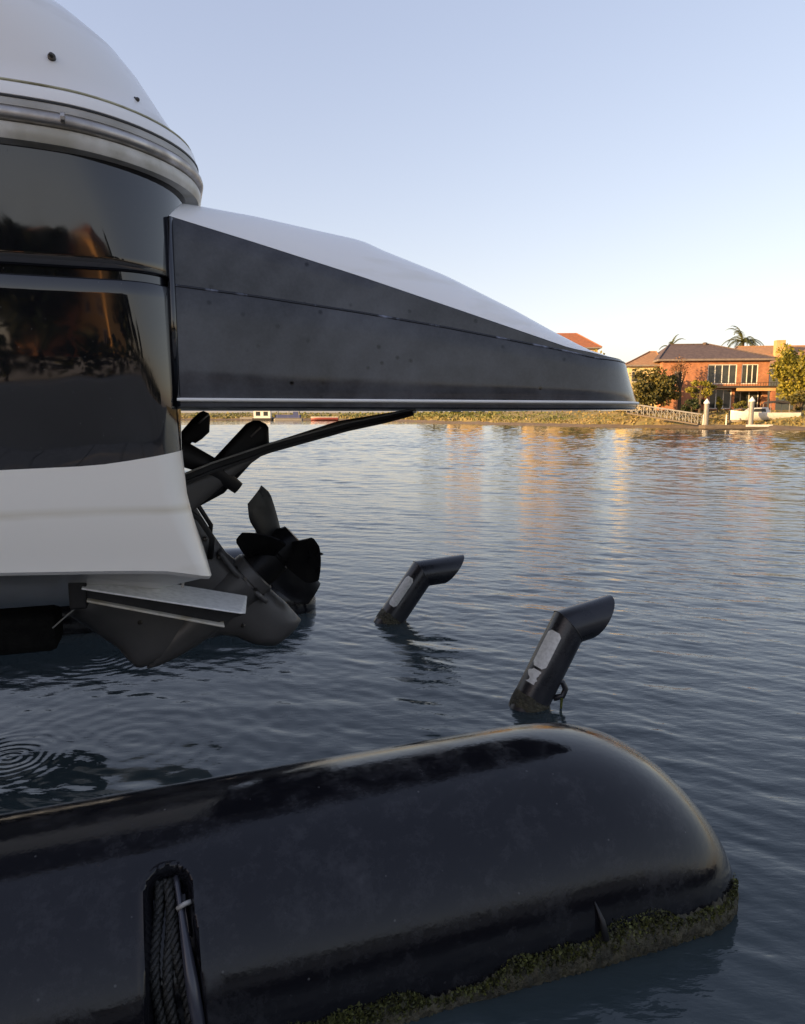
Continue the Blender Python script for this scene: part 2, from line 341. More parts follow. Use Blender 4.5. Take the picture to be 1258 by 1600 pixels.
M['boatwhite'] = mat('white_boat_paint', (.72, .70, .66), (.62, .60, .55), rough=.35, scale=4)
M['canvasblue'] = mat('blue_canvas', (.06, .08, .20), (.05, .065, .16), rough=.8, scale=6)
M['canvasdark'] = mat('dark_canvas', (.03, .025, .025), (.04, .035, .03), rough=.8, scale=6)
M['redpaint'] = mat('faded_red_paint', (.28, .07, .06), (.2, .05, .05), rough=.5, scale=4)
M['deckwood'] = mat('dock_boards', (.44, .42, .38), (.32, .30, .27), rough=.8, scale=3, stretch=(6, 1, 6), bump=.3)
M['hubcaps'] = mat('white_cap_plastic', (.80, .79, .76), (.72, .71, .68), rough=.4, scale=5)

# ------------------------------------------------------------------ helpers
def mk(name, verts, faces, m, parent=None, smooth=False, loc=None, kind=None):
    me = bpy.data.meshes.new(name); me.from_pydata([tuple(v) for v in verts], [], faces); me.update()
    if smooth: me.polygons.foreach_set('use_smooth', [True] * len(me.polygons))
    me.materials.append(M[m] if isinstance(m, str) else m)
    o = bpy.data.objects.new(name, me); C.objects.link(o)
    if parent: o.parent = parent
    if loc: o.location = loc
    if kind: o['kind'] = kind
    return o

def recalc(o):
    bm = bmesh.new(); bm.from_mesh(o.data); bmesh.ops.recalc_face_normals(bm, faces=bm.faces); bm.to_mesh(o.data); bm.free(); return o

def bevel(o, wdt, seg=2, angle=35):
    md = o.modifiers.new('bevel', 'BEVEL'); md.width = wdt; md.segments = seg; md.limit_method = 'ANGLE'; md.angle_limit = R(angle); return o

def autosmooth(o, angle=40):
    o.data.polygons.foreach_set('use_smooth', [True] * len(o.data.polygons))
    o.data.set_sharp_from_angle(angle=R(angle)); return o

def thing(name, label, cat, loc=(0, 0, 0), rz=0, group=None):
    o = bpy.data.objects.new(name, None); C.objects.link(o); o.empty_display_size = .2
    o.location = loc; o.rotation_euler = (0, 0, rz); tag(o, label, cat, group); return o

def tag(o, label, cat, group=None, kind=None):
    o['label'] = label; o['category'] = cat
    if group: o['group'] = group
    if kind: o['kind'] = kind
    return o

class MB:
    def __init__(s): s.v = []; s.f = []
    def add(s, v, f):
        k = len(s.v); s.v += [tuple(p) for p in v]; s.f += [tuple(i + k for i in q) for q in f]; return s
    def box(s, a, b):
        (x0, y0, z0), (x1, y1, z1) = a, b
        return s.add([(x0, y0, z0), (x1, y0, z0), (x1, y1, z0), (x0, y1, z0), (x0, y0, z1), (x1, y0, z1), (x1, y1, z1), (x0, y1, z1)],
                     [(3, 2, 1, 0), (4, 5, 6, 7), (0, 1, 5, 4), (1, 2, 6, 5), (2, 3, 7, 6), (3, 0, 4, 7)])
    def tube(s, pts, r, n=10, caps=True):
        pts = [Vector(p) for p in pts]; rs = r if isinstance(r, (list, tuple)) else [r] * len(pts)
        k0 = len(s.v); up = None
        for i, p in enumerate(pts):
            d = ((pts[min(i + 1, len(pts) - 1)] - p).normalized() + (p - pts[max(i - 1, 0)]).normalized())
            d = d.normalized() if d.length > 1e-6 else Vector((0, 0, 1))
            if up is None:
                up = Vector((0, 0, 1)) if abs(d.z) < .9 else Vector((1, 0, 0))
            a = d.cross(up).normalized(); b = a.cross(d).normalized(); up = b
            for j in range(n):
                t = 2 * math.pi * j / n; s.v.append(tuple(p + (a * math.cos(t) + b * math.sin(t)) * rs[i]))
        for i in range(len(pts) - 1):
            for j in range(n):
                q = k0 + i * n; s.f.append((q + j, q + (j + 1) % n, q + n + (j + 1) % n, q + n + j))
        if caps:
            s.f.append(tuple(k0 + j for j in range(n))[::-1]); s.f.append(tuple(k0 + (len(pts) - 1) * n + j for j in range(n)))
        return s
    def prism(s, poly, y0, y1):
        # polygon in (x, z) extruded along y
        k = len(poly)
        v = [(x, y0, z) for x, z in poly] + [(x, y1, z) for x, z in poly]
        f = [tuple(range(k)), tuple(range(2 * k - 1, k - 1, -1))] + [(i, i + k, (i + 1) % k + k, (i + 1) % k) for i in range(k)]
        return s.add(v, f)
    def build(s, name, m, parent=None, smooth=False, loc=None, fix=True):
        o = mk(name, s.v, s.f, m, parent, smooth, loc)
        return recalc(o) if fix else o

def loft(rows, closed=False, cap0=False, cap1=False):
    v = []; f = []; n = len(rows[0])
    for r in rows: v += [tuple(p) for p in r]
    for i in range(len(rows) - 1):
        for j in range(n if closed else n - 1):
            a = i * n + j; b = i * n + (j + 1) % n; f.append((a, b, b + n, a + n))
    if cap0: f.append(tuple(range(n))[::-1])
    if cap1: f.append(tuple(range((len(rows) - 1) * n, len(rows) * n)))
    return v, f

def interp(tab, x):
    if x <= tab[0][0]: return tab[0][1:] if len(tab[0]) > 2 else tab[0][1]
    for a, b in zip(tab, tab[1:]):
        if x <= b[0]:
            k = (x - a[0]) / (b[0] - a[0])
            r = tuple(p + (q - p) * k for p, q in zip(a[1:], b[1:]))
            return r if len(r) > 1 else r[0]
    return tab[-1][1:] if len(tab[-1]) > 2 else tab[-1][1]

def smoothstep(a, b, x):
    k = min(1, max(0, (x - a) / (b - a))); return k * k * (3 - 2 * k)

def inflate(outline, T, D, step, edge=.006, y=0.0, dens=.02):
    """body with the given outline in (x, z) and a rounded thickness 2T across y"""
    pts = []
    for a, b in zip(outline, outline[1:] + outline[:1]):
        n = max(1, int(math.dist(a, b) / dens))
        pts += [(a[0] + (b[0] - a[0]) * i / n, a[1] + (b[1] - a[1]) * i / n) for i in range(n)]
    nb = len(pts)
    def inside(p):
        c = False
        for (x0, z0), (x1, z1) in zip(pts, pts[1:] + pts[:1]):
            if (z0 > p[1]) != (z1 > p[1]) and p[0] < (x1 - x0) * (p[1] - z0) / (z1 - z0) + x0: c = not c
        return c
    def dist(p):
        best = 9
        for a, b in zip(outline, outline[1:] + outline[:1]):
            dx, dz = b[0] - a[0], b[1] - a[1]; k = ((p[0] - a[0]) * dx + (p[1] - a[1]) * dz) / (dx * dx + dz * dz + 1e-12); k = min(1, max(0, k))
            best = min(best, math.dist(p, (a[0] + k * dx, a[1] + k * dz)))
        return best
    x0 = min(p[0] for p in pts); x1 = max(p[0] for p in pts); z0 = min(p[1] for p in pts); z1 = max(p[1] for p in pts)
    inner = []
    for i in range(int((x1 - x0) / step) + 1):
        for j in range(int((z1 - z0) / step) + 1):
            p = (x0 + i * step + (step / 2 if j % 2 else 0), z0 + j * step)
            if inside(p) and dist(p) > step * .45: inner.append(p)
    V2 = [Vector(p) for p in pts + inner]
    vv, _, ff, *_r = delaunay_2d_cdt(V2, [], [list(range(nb))], 1, 1e-5)
    ver = []; n = len(vv); fac = []
    hs = []
    for p in vv:
        d = min(dist((p.x, p.y)) / D, 1); hs.append(edge + (T - edge) * math.sqrt(max(0, 1 - (1 - d) ** 2)))
    ver += [(p.x, y - h, p.y) for p, h in zip(vv, hs)]
    ver += [(p.x, y + h, p.y) for p, h in zip(vv, hs)]
    for q in ff: fac.append(tuple(q)); fac.append(tuple(i + n for i in reversed(q)))
    bd = {}
    for q in ff:
        for a, b in zip(q, list(q[1:]) + [q[0]]):
            if (b, a) in bd: del bd[(b, a)]
            else: bd[(a, b)] = 1
    for a, b in bd: fac.append((b, a, a + n, b + n))
    return ver, fac

def leaves_mesh(name, items, m, parent=None, seed=1, kind=None):
    """items: (x, y, z, size, tone, upright) -> one small bent leaf each"""
    rnd = random.Random(seed); v = []; f = []; tone = []
    for (x, y, z, s, tn, up) in items:
        d = Vector((rnd.gauss(0, 1), rnd.gauss(0, 1), rnd.gauss(0, 1) * (1 - up) + up * 1.2)).normalized()
        sd_ = d.cross(Vector((rnd.gauss(0, 1), rnd.gauss(0, 1), rnd.gauss(0, .6)))).normalized() * s * .42
        p = Vector((x, y, z)); k = len(v)
        v += [p - d * s * .5, p + sd_, p + d * s * .6, p - sd_]
        f.append((k, k + 1, k + 2, k + 3)); tone += [tn] * 4
    o = mk(name, v, f, m, parent, kind=kind)
    at = o.data.attributes.new('tone', 'FLOAT', 'POINT'); at.data.foreach_set('value', tone)
    return o

# ------------------------------------------------------------------ the berth frame: local x runs aft along the boat, local y across
YAW = R(18.3)
CY, SY = math.cos(YAW), math.sin(YAW)
def to_world(s, n, z=0.0): return Vector((CY * s - SY * n, SY * s + CY * n, z))

# ------------------------------------------------------------------ setting: water, banks
def build_setting():
    # water: one sheet out to the horizon, finest where the canal is seen, with real waves
    ang = [R(-50 + .25 * i) for i in range(401)] + [R(50 + 5 * i) for i in range(1, 52)]
    rad = [.5]
    while rad[-1] < 110: rad.append(rad[-1] * 1.0029)
    while rad[-1] < 3200: rad.append(rad[-1] * 1.05)
    A_ = np.array(ang); R_ = np.array(rad)
    X = (R_[:, None] * np.sin(A_)[None, :]).ravel(); Y = (R_[:, None] * np.cos(A_)[None, :]).ravel()
    rs = np.random.RandomState(12); H = np.zeros_like(X)
    nw = 56; lam = np.exp(np.linspace(math.log(.075), math.log(1.9), nw)); k = 2 * np.pi / lam
    sl = (.75 + .5 * rs.rand(nw)) * (lam / .3) ** -.25; sl = sl / np.sqrt((sl ** 2).sum() / 2)
    th = math.radians(64) + rs.normal(0, .55, nw); ph = rs.rand(nw) * 2 * np.pi
    dc = np.hypot(X + 1.7, Y - 3.3)
    sm = lambda a, b, x: (lambda q: q * q * (3 - 2 * q))(np.clip((x - a) / (b - a), 0, 1))
    near = SLOPE[0] + (SLOPE[1] - SLOPE[0]) * sm(.4, 3.2, dc) + (SLOPE[2] - SLOPE[1]) * sm(4, 40, dc)
    gust = .75 + .25 * np.sin(X * .9 + Y * .35 + 1.3 * np.sin(Y * .5)) * np.sin(Y * .7 - X * .3) 
    for q in range(nw):
        lw = 1.0 if lam[q] < .55 else sm(3, 16, dc)
        H += lw * sl[q] / k[q] * np.sin(k[q] * (X * math.cos(th[q]) + Y * math.sin(th[q])) + ph[q] + .6 * np.sin(X * .8 + q) * np.cos(Y * .6 + 2 * q))
    H *= near * gust; H[R_.repeat(len(ang)) > 150] = 0
    nA, nR = len(ang), len(rad)
    co = np.zeros((nA * nR + 1, 3), np.float32); co[:-1, 0] = X; co[:-1, 1] = Y; co[:-1, 2] = H
    a0 = np.arange(nR - 1)[:, None] * nA + np.arange(nA)[None, :]; a1 = np.arange(nR - 1)[:, None] * nA + (np.arange(nA)[None, :] + 1) % nA
    quads = np.stack([a0, a0 + nA, a1 + nA, a1], -1).reshape(-1, 4)
    tris = np.stack([np.full(nA, nA * nR), np.arange(nA), (np.arange(nA) + 1) % nA], -1)
    me = bpy.data.meshes.new('water'); me.vertices.add(len(co)); me.vertices.foreach_set('co', co.ravel())
    idx = np.concatenate([quads.ravel(), tris.ravel()]).astype(np.int32); me.loops.add(len(idx)); me.loops.foreach_set('vertex_index', idx)
    st_ = np.concatenate([np.arange(len(quads)) * 4, len(quads) * 4 + np.arange(nA) * 3]).astype(np.int32)
    me.polygons.add(len(st_)); me.polygons.foreach_set('loop_start', st_); me.polygons.foreach_set('use_smooth', np.ones(len(st_), bool)); me.update(calc_edges=True); me.validate()
    me.materials.append(water_mat()); o = bpy.data.objects.new('water', me); C.objects.link(o); o['kind'] = 'structure'
    # far shore: a bank that recedes to the left
    shore = [(600, -60), (160, 32), (80, 56), (55, 64), (40, 69.6), (32.4, 76), (28, 83), (21.6, 89), (14, 104), (5, 140), (-4, 182), (-22, 205), (-60, 214), (-120, 220), (-900, 300)]
    fine = []
    for a, b in zip(shore, shore[1:]):
        n = max(1, int(min(math.dist(a, b), 90) / 1.5))
        fine += [(a[0] + (b[0] - a[0]) * i / n, a[1] + (b[1] - a[1]) * i / n) for i in range(n)]
    fine.append(shore[-1])
    rnd = random.Random(3); rows = []; wob = [rnd.gauss(0, .22) for _ in fine]
    prof = [(-1.5, -.5), (0, -.02), (.7, .28), (1.4, .36), (2.4, .75), (4, 1.15), (6, 1.55), (8.5, 1.95), (12, 2.05), (60, 2.3), (900, 2.5)]
    mud = []
    for i, p in enumerate(fine):
        q = fine[min(i + 1, len(fine) - 1)]; r = fine[max(i - 1, 0)]
        t = Vector((q[0] - r[0], q[1] - r[1])).normalized(); nrm = Vector((t.y, -t.x))
        nrm = (nrm + Vector((.25, .9))).normalized() if abs(nrm.y) < .3 else nrm
        if nrm.y < 0: nrm = -nrm
        row = []
        for k, (d, z) in enumerate(prof):
            jit = wob[i] if 0 < k < 7 else 0
            row.append((p[0] + nrm.x * (d + jit), p[1] + nrm.y * (d + jit), z + (rnd.gauss(0, .06) if 1 < k < 8 else 0)))
        rows.append(row)
    v, f = loft([r[3:] for r in rows]); o = recalc(mk('far_bank', v, f, 'bank', smooth=True)); o['kind'] = 'structure'
    v, f = loft([r[:4] for r in rows]); o = recalc(mk('muddy_shore', v, f, 'mud', smooth=True)); o['kind'] = 'structure'
    # grass on the bank, in clumps
    items = []
    for i, row in enumerate(rows):
        p = row[1]
        if p[0] < -70 or p[0] > 48: continue
        far = p[1] > 110
        cnt = 110 if not far else 34
        dens = .35 + .65 * (math.sin(i * .9) * .5 + .5)
        for _ in range(int(cnt * dens) + 8):
            k = rnd.choice([3, 3, 4, 4, 5, 6]); a = Vector(row[k]); b = Vector(row[k + 1]); c = Vector(rows[min(i + 1, len(rows) - 1)][k])
            q = a + (b - a) * rnd.random() + (c - a) * rnd.random()
            s = rnd.uniform(.14, .36) * (2.2 if far else 1)
            items.append((q.x, q.y, q.z + s * .3, s, min(1, max(0, rnd.gauss((.85 if k >= 4 else .45) * (1.0 if q.x < 23 else .35) - .25 + .4 * dens, .2))), .8))
    o = leaves_mesh('bank_grass', items, 'grass', seed=5)
    tag(o, 'rough green and straw coloured grass along the far bank', 'grass', kind='stuff')
    # near bank behind the photographer
    v = [(-300, -7, 1.1), (300, -7, 1.1), (300, -400, 2.2), (-300, -400, 2.2), (-300, -5.6, -.6), (300, -5.6, -.6)]
    o = recalc(mk('near_bank', v, [(0, 1, 2, 3), (4, 5, 1, 0)], 'paving')); o['kind'] = 'structure'
build_setting()

# ------------------------------------------------------------------ motor boat
BN = 3.75                                   # centreline of the boat in berth coordinates
boat = thing('motor_boat', 'black and white motor boat raised on a floating lift, stern and swim platform in view', 'boat', to_world(0, BN, 0), YAW)

HULL_T = [  # z, half beam, transom s, corner radius
    (.85, 1.03, .140, .05), (.93, 1.035, .115, .06), (1.00, 1.045, .092, .07), (1.18, 1.06, .056, .09), (1.36, 1.07, .045, .10),
    (1.56, 1.082, .05, .12), (1.97, 1.10, .06, .20), (2.20, 1.112, .09, .30), (2.40, 1.125, .112, .41)]
S_LIST = [-8.6, -8.5, -8.3, -8.0, -7.6, -7.0, -6.4, -5.8, -5.2, -4.6, -4.0, -3.4, -2.8, -2.2, -1.8, -1.4, -1.1, -.85, -.65, -.5]
def beamf(s):
    if s > -3.6: return 1.0
    k = (-3.6 - s) / 5.0
    return math.sqrt(max(0.0, 1 - k ** 2.2))
def plan(hb, st, r, d=0.0, nc=14, nt=6):
    """closed-side outline of half the boat then mirrored; y is measured from the centreline, near side negative"""
    half = []
    for s in S_LIST:
        if s < st - r - .02: half.append((s, -max(0, hb * beamf(s) - d)))
    n = 5; s0 = half[-1][0]
    for i in range(1, n): half.append((s0 + (st - r - s0) * i / n, -(hb - d)))
    for i in range(nc + 1):
        t = math.pi / 2 * i / nc
        half.append((st - r + (r - d) * math.sin(t), -(hb - r) - (r - d) * math.cos(t)))
    for i in range(1, nt + 1): half.append((st - d, -(hb - r) * (1 - i / nt)))
    return half + [(s, -y) for s, y in reversed(half[:-1])]

def level(z, d=0.0):
    hb, st, r = interp(HULL_T, z); return plan(hb, st, r, d)
def zboot(s): return interp([(-8.6, 1.62), (-4, 1.36), (-.6, 1.312), (-.25, 1.322), (-.1, 1.342), (.05, 1.369), (.3, 1.40)], s)
def zchine(s): return interp([(-8.6, 1.55), (-4, 1.05), (-.6, .955), (-.27, .938), (-.05, .925), (.06, .905), (.14, .882)], s)

def fix_len():                              # every level must have the same number of points
    return min(len(level(z)) for z in (.9, 1.4, 2.0, 2.39))
def level_n(z, d=0.0):
    hb, st, r = interp(HULL_T, z)
    half = []
    ref = -.55
    for s in S_LIST[:-1]: half.append((s, -max(0, hb * beamf(s) - d)))
    a = st - r
    for i in range(6): half.append((ref + (a - ref) * i / 6, -(hb - d)))
    for i in range(17):
        t = math.pi / 2 * i / 16
        half.append((a + (r - d) * math.sin(t), -(hb - r) - (r - d) * math.cos(t)))
    for i in range(1, 7): half.append((st - d, -(hb - r) * (1 - i / 6)))
    return half + [(s, -y) for s, y in reversed(half[:-1])]

def topsides():
    rows = []
    zs = [('b', 0, 0), ('b', .08, 0), ('b', .2, 0), ('b', .4, 0), ('b', .6, 0), ('b', .8, 0), ('b', .93, 0)]
    for _, k, d in zs:
        base = level_n(1.36 + (1.948 - 1.36) * k)
        rows.append([(s, y, zboot(s) + (1.948 - zboot(s)) * k) for s, y in base])
    for z, d in ((1.948, 0), (1.953, .003), (1.957, .016), (1.983, .016), (1.987, .003), (1.992, 0), (2.03, 0), (2.08, 0), (2.14, 0), (2.2, 0), (2.26, 0), (2.31, 0), (2.36, 0)):
        rows.append([(s, y, z) for s, y in level_n(z, d)])
    v, f = loft(rows); o = recalc(mk('topsides', v, f, 'black', boat)); autosmooth(o, 50)
    # bottom: white side and the V of the hull
    rows = []
    for k in (0, .1, .22, .35, .5, .65, .8, .92, 1.0):
        base = level_n(1.36 + (.87 - 1.36) * k, -.002)
        rows.append([(s, y, zboot(s) + .001 + (zchine(s) - zboot(s)) * k) for s, y in base])
    v, f = loft(rows); o = recalc(mk('hull_side', v, f, 'hullwhite', boat)); autosmooth(o, 50); o['label'] = 'white lower side of the hull with a flared aft corner'
    rows = []
    base = level_n(.87, -.002)
    for k, dz in ((0, .0005), (.012, -.012), (.05, -.018), (.3, None), (.6, None), (1.0, None)):
        row = []
        for s, y in base:
            zk = interp([(-8.6, 1.3), (-6, .75), (-4, .56), (.2, .56)], s)
            z0 = zchine(s); z = z0 + dz if dz is not None else z0 - .018 + (zk - z0 + .018) * (k - .05) / .95
            ss = s - k * .56 * smoothstep(-1.0, .14, s)
            row.append((ss, y * (1 - k), z))
        rows.append(row)
    v, f = loft(rows); o = recalc(mk('hull_bottom', v, f, 'white2', boat)); autosmooth(o, 30)
topsides()

def sweep(name, prof, m, z=2.40, parent=boat):
    """prof: (outward offset, height above z); follows the gunwale outline"""
    rows = [[(s, y, z + dz + railz(s)) for s, y in level_n(2.40, -off - .022)] for off, dz in prof]
    v, f = loft(rows); o = recalc(mk(name, v, f, m, parent)); return autosmooth(o, 50)
def railz(s): return -.035 * smoothstep(-.5, .25, s) + .10 * smoothstep(-3, -8, s)
sweep('rail_backing', [(-.03, -.055), (.018, -.050), (.026, -.035), (.028, -.015), (.022, -.002), (0, 0)], 'railwhite')
sweep('rub_rail', [(.004, .001), (.02, .001), (.033, .008), (.039, .020), (.036, .034), (.024, .044), (.004, .046)], 'steel')
sweep('gunwale_lip', [(.002, .047), (.020, .048), (.022, .066), (.020, .070)], 'railrubber')
sweep('rail_seal', [(.018, .070), (.0235, .071), (.0235, .0765), (.018, .0775)], 'seal')
sweep('deck_edge', [(.017, .0775), (.020, .080), (.012, .112), (.004, .122), (-.006, .124)], 'white')

def coaming():
    #   z      half beam   st     r
    T = [(2.522, 1.145, .125, .42), (2.530, 1.136, .112, .41), (2.60, 1.120, .062, .42), (2.68, 1.105, .012, .43), (2.76, 1.088, -.035, .45), (2.84, 1.065, -.095, .47),
         (2.91, 1.035, -.175, .49), (2.97, .99, -.28, .51), (3.02, .92, -.43, .53), (3.06, .82, -.62, .55), (3.085, .65, -.9, .5), (3.095, .4, -1.2, .3)]
    rows = []
    for z, hb, st, r in T:
        half = []
        for s in S_LIST[:-1]:
            half.append((s + (st - .125) * .0 if s < -2 else s + (st - .125) * smoothstep(-2.2, -.55, s), -hb * beamf(s)))
        ref = -.55 + (st - .125); a = st - r
        for i in range(6): half.append((ref + (a - ref) * i / 6, -hb))
        for i in range(17):
            t = math.pi / 2 * i / 16; half.append((a + r * math.sin(t), -(hb - r) - r * math.cos(t)))
        for i in range(1, 7): half.append((st, -(hb - r) * (1 - i / 6)))
        full = half + [(s, -y) for s, y in reversed(half[:-1])]
        rows.append([(s, y, z + railz(s)) for s, y in full])
    v, f = loft(rows); o = recalc(mk('coaming', v, f, 'white2', boat, smooth=True)); o['label'] = 'domed white deck moulding above the rub rail'
    # weathered bead under the coaming and snap studs
    for (s, y, z, q) in ((-.30, -1.112, 2.625, 0), (-.058, -.988, 2.575, 46)):
        mb = MB(); d = Vector((math.sin(R(q)), -math.cos(R(q)), .22)).normalized(); p = Vector((s, y, z))
        mb.tube([p - d * .02, p + d * .003, p + d * .0055, p + d * .012, p + d * .016], [.012, .012, .007, .0075, .004], 12)
        mb.build('snap_stud', 'studmetal', boat, smooth=False)
coaming()
sweep('coaming_bead', [(-.004, .1225), (.004, .1265), (.002, .131), (-.010, .133)], 'stain')
# joints and screws of the rub rail
for s in (-1.02, -.27):
    mb = MB(); mb.tube([(s - .006, -1.1905, 2.418), (s + .006, -1.1905, 2.418)], [.016, .016], 10); mb.build('rail_screw', 'steel', boat)

# --- swim platform (moulded extension of the hull)
PB = 1.03
def plat_path():
    pts = []
    for i in range(41): s = .035 + (1.70 - .035) * i / 40; pts.append((s, -PB, 0.0, -1.0, 0.0))
    for i in range(1, 21):
        t = math.pi / 2 * i / 20; e = .85
        cx, sx_ = math.cos(t) ** e, math.sin(t) ** e
        nx, ny = math.sin(t) * .62, -math.cos(t) * .54; l = math.hypot(nx, ny)
        pts.append((1.70 + .575 * sx_, -(PB - .62) - .62 * cx, nx / l, ny / l, i / 20))
    for i in range(1, 7): pts.append((2.275, -(PB - .62) * (1 - i / 6), 1.0, 0.0, 1.0))
    return pts
ZE = [(.0, 2.212), (.081, 2.193), (.338, 2.133), (.728, 2.038), (1.105, 1.939), (1.396, 1.862), (1.677, 1.787), (1.9, 1.757), (2.4, 1.742)]
ZC = [(.0, 2.293), (.088, 2.291), (.366, 2.277), (.622, 2.250), (.783, 2.235), (.838, 2.224), (.894, 2.198), (1.184, 2.105), (1.496, 1.962), (1.695, 1.855), (1.82, 1.795), (1.95, 1.771), (2.4, 1.753)]
ZG = [(.0, 1.962), (.071, 1.957), (.33, 1.935), (.722, 1.895), (1.097, 1.85), (1.387, 1.809), (1.633, 1.774), (1.8, 1.746), (2.4, 1.728)]
def platform():
    P = plat_path(); full = P + [(s, -y, nx, -ny, c) for s, y, nx, ny, c in reversed(P[:-1])]
    def row(fn):
        out = []
        for s, y, nx, ny, c in full:
            d, z = fn(s, c); out.append((s - nx * d, y - ny * d, z))
        return out
    def rake(s, c, z):
        k = smoothstep(0, 1, c); top = .03 * (1 - k) + .26 * k
        return top * max(0, (z - 1.56)) / (.63 * (1 - k) + .22 * k)
    lower = [row(lambda s, c: (.05, 1.528)), row(lambda s, c: (.012, 1.524)), row(lambda s, c: (.002, 1.530)), row(lambda s, c: (0, 1.545)), row(lambda s, c: (.004, 1.566))]
    for k in (.02, .25, .5, .75, .97):
        lower.append(row(lambda s, c, k=k: (lambda z: (rake(s, c, z), z))(1.57 + (interp(ZG, s) - .006 - 1.57) * k)))
    lower.append(row(lambda s, c: (rake(s, c, interp(ZG, s)) + .003, interp(ZG, s) - .002)))
    lower.append(row(lambda s, c: (rake(s, c, interp(ZG, s)) + .014, interp(ZG, s))))
    v, f = loft(lower); o = recalc(mk('platform_side', v, f, 'plat', boat)); autosmooth(o, 35); o['label'] = 'dull black lower side panel of the swim platform'
    upper = []
    for k in (0, .3, .7, .97):
        upper.append(row(lambda s, c, k=k: (lambda z: (rake(s, c, z) + .0135, z))(interp(ZG, s) - .001 + (interp(ZE, s) - interp(ZG, s)) * k)))
    upper.append(row(lambda s, c: (rake(s, c, interp(ZE, s)) + .017, interp(ZE, s))))
    v, f = loft(upper); o = recalc(mk('platform_upper_side', v, f, 'plat', boat)); autosmooth(o, 35); o['label'] = 'black upper side panel above the moulded ledge'
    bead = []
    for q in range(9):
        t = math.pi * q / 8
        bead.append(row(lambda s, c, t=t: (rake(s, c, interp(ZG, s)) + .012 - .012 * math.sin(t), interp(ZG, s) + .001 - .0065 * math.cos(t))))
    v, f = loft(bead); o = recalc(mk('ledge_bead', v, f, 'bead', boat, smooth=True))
    def bul(s, c, k):
        ze, zc = interp(ZE, s) + .001, interp(ZC, s); hgt = zc - ze
        wd = .05 + hgt * .95
        t = math.pi / 2 * k
        return (rake(s, c, ze) + .016 + wd * (k * .75 + .25 * (1 - math.cos(t))), ze + hgt * (.6 * k + .4 * math.sin(t)))
    bulw = [row(lambda s, c, k=k: bul(s, c, k)) for k in (0, .03, .15, .35, .6, .85, 1.0)]
    bulw.append(row(lambda s, c: (bul(s, c, 1)[0] + .03, bul(s, c, 1)[1] - .006)))
    bulw.append(row(lambda s, c: (bul(s, c, 1)[0] + .05, min(bul(s, c, 1)[1] - .015, 1.75))))
    v, f = loft(bulw); o = recalc(mk('bulwark', v, f, 'white', boat)); autosmooth(o, 40); o['label'] = 'white sloping bulwark along the top of the platform'
    # deck and underside
    dk = [(x, y, 1.72) for x, y, z in row(lambda s, c: (.22, 0))]
    mk('platform_deck', dk, [tuple(range(len(dk)))], 'white2', boat)
    un = [(x, y, 1.5275) for x, y, z in row(lambda s, c: (.049, 0))]
    mk('platform_underside', un, [tuple(range(len(un)))], 'blackrub', boat)
    strip = [row(lambda s, c, d=d, z=z: (d, z)) for d, z in ((.003, 1.5475), (-.008, 1.549), (-.011, 1.5545), (-.008, 1.560), (.004, 1.5615))]
    v, f = loft(strip); o = recalc(mk('platform_trim', v, f, 'hubcaps', boat)); autosmooth(o, 60); o['label'] = 'bright white strip along the bottom edge of the platform'
    # front return against the hull
    for sg in (-1, 1):
        e = [(.0352, sg * (PB - .06), 1.53), (.0352, sg * (PB - .002), 1.53), (.0352, sg * (PB - .031), 2.19), (.0352, sg * (PB - .12), 2.285), (.0352, sg * (PB - .3), 2.285), (.0352, sg * (PB - .3), 1.53)]
        mk('platform_return', e, [tuple(range(6))], 'blackrub', boat)
        mb = MB(); mb.tube([(.034, sg * (PB - .004), 1.53), (.034, sg * (PB - .018), 1.86), (.034, sg * (PB - .036), 2.195)], .014, 10); mb.build('corner_trim', 'black', boat, smooth=True)
platform()

# --- stay under the platform
def stay():
    yb = 3.3 - BN
    top = [(.0, 1.212), (.046, 1.232), (.178, 1.284), (.351, 1.339), (.439, 1.367), (.805, 1.460), (.997, 1.4975), (1.14, 1.5265)]
    rows = []
    for s, z in top:
        wd = .035
        t = interp([(0, .030), (.35, .030), (.44, .026), (1.0, .022), (1.2, .012)], s)
        rows.append([(s, yb - wd, z), (s, yb - wd, z - .006), (s, yb - .012, z - .008), (s, yb - .012, z - t), (s, yb - wd * .8, z - t - .002), (s, yb - wd * .8, z - t - .016), (s, yb + wd, z - t - .016), (s, yb + wd, z)])
    v, f = loft(rows, closed=True, cap0=True, cap1=True); o = recalc(mk('platform_stay', v, f, 'blackrub', boat)); o['label'] = 'long black channel section stay rising to the platform underside'
    ver, fac = inflate([(-.02, 1.05), (.07, 1.045), (.16, 1.12), (.30, 1.235), (.42, 1.318), (.30, 1.292), (.15, 1.245), (0, 1.18)], .022, .05, .02, .006, yb + .03)
    recalc(mk('stay_gusset', ver, fac, 'drive', boat, smooth=True))
    mb = MB(); mb.tube([(s_, yb - .036, z_ + .002) for s_, z_ in top[1:]], .0045, 8); mb.build('stay_edge', 'galv', boat, smooth=True)
    # second thin rod beside it
    mb = MB(); mb.tube([(.40, yb + .12, 1.335), (.8, yb + .12, 1.458), (1.2, yb + .12, 1.521)], .012, 8); mb.build('stay_rod', 'steel', boat, smooth=True)
stay()

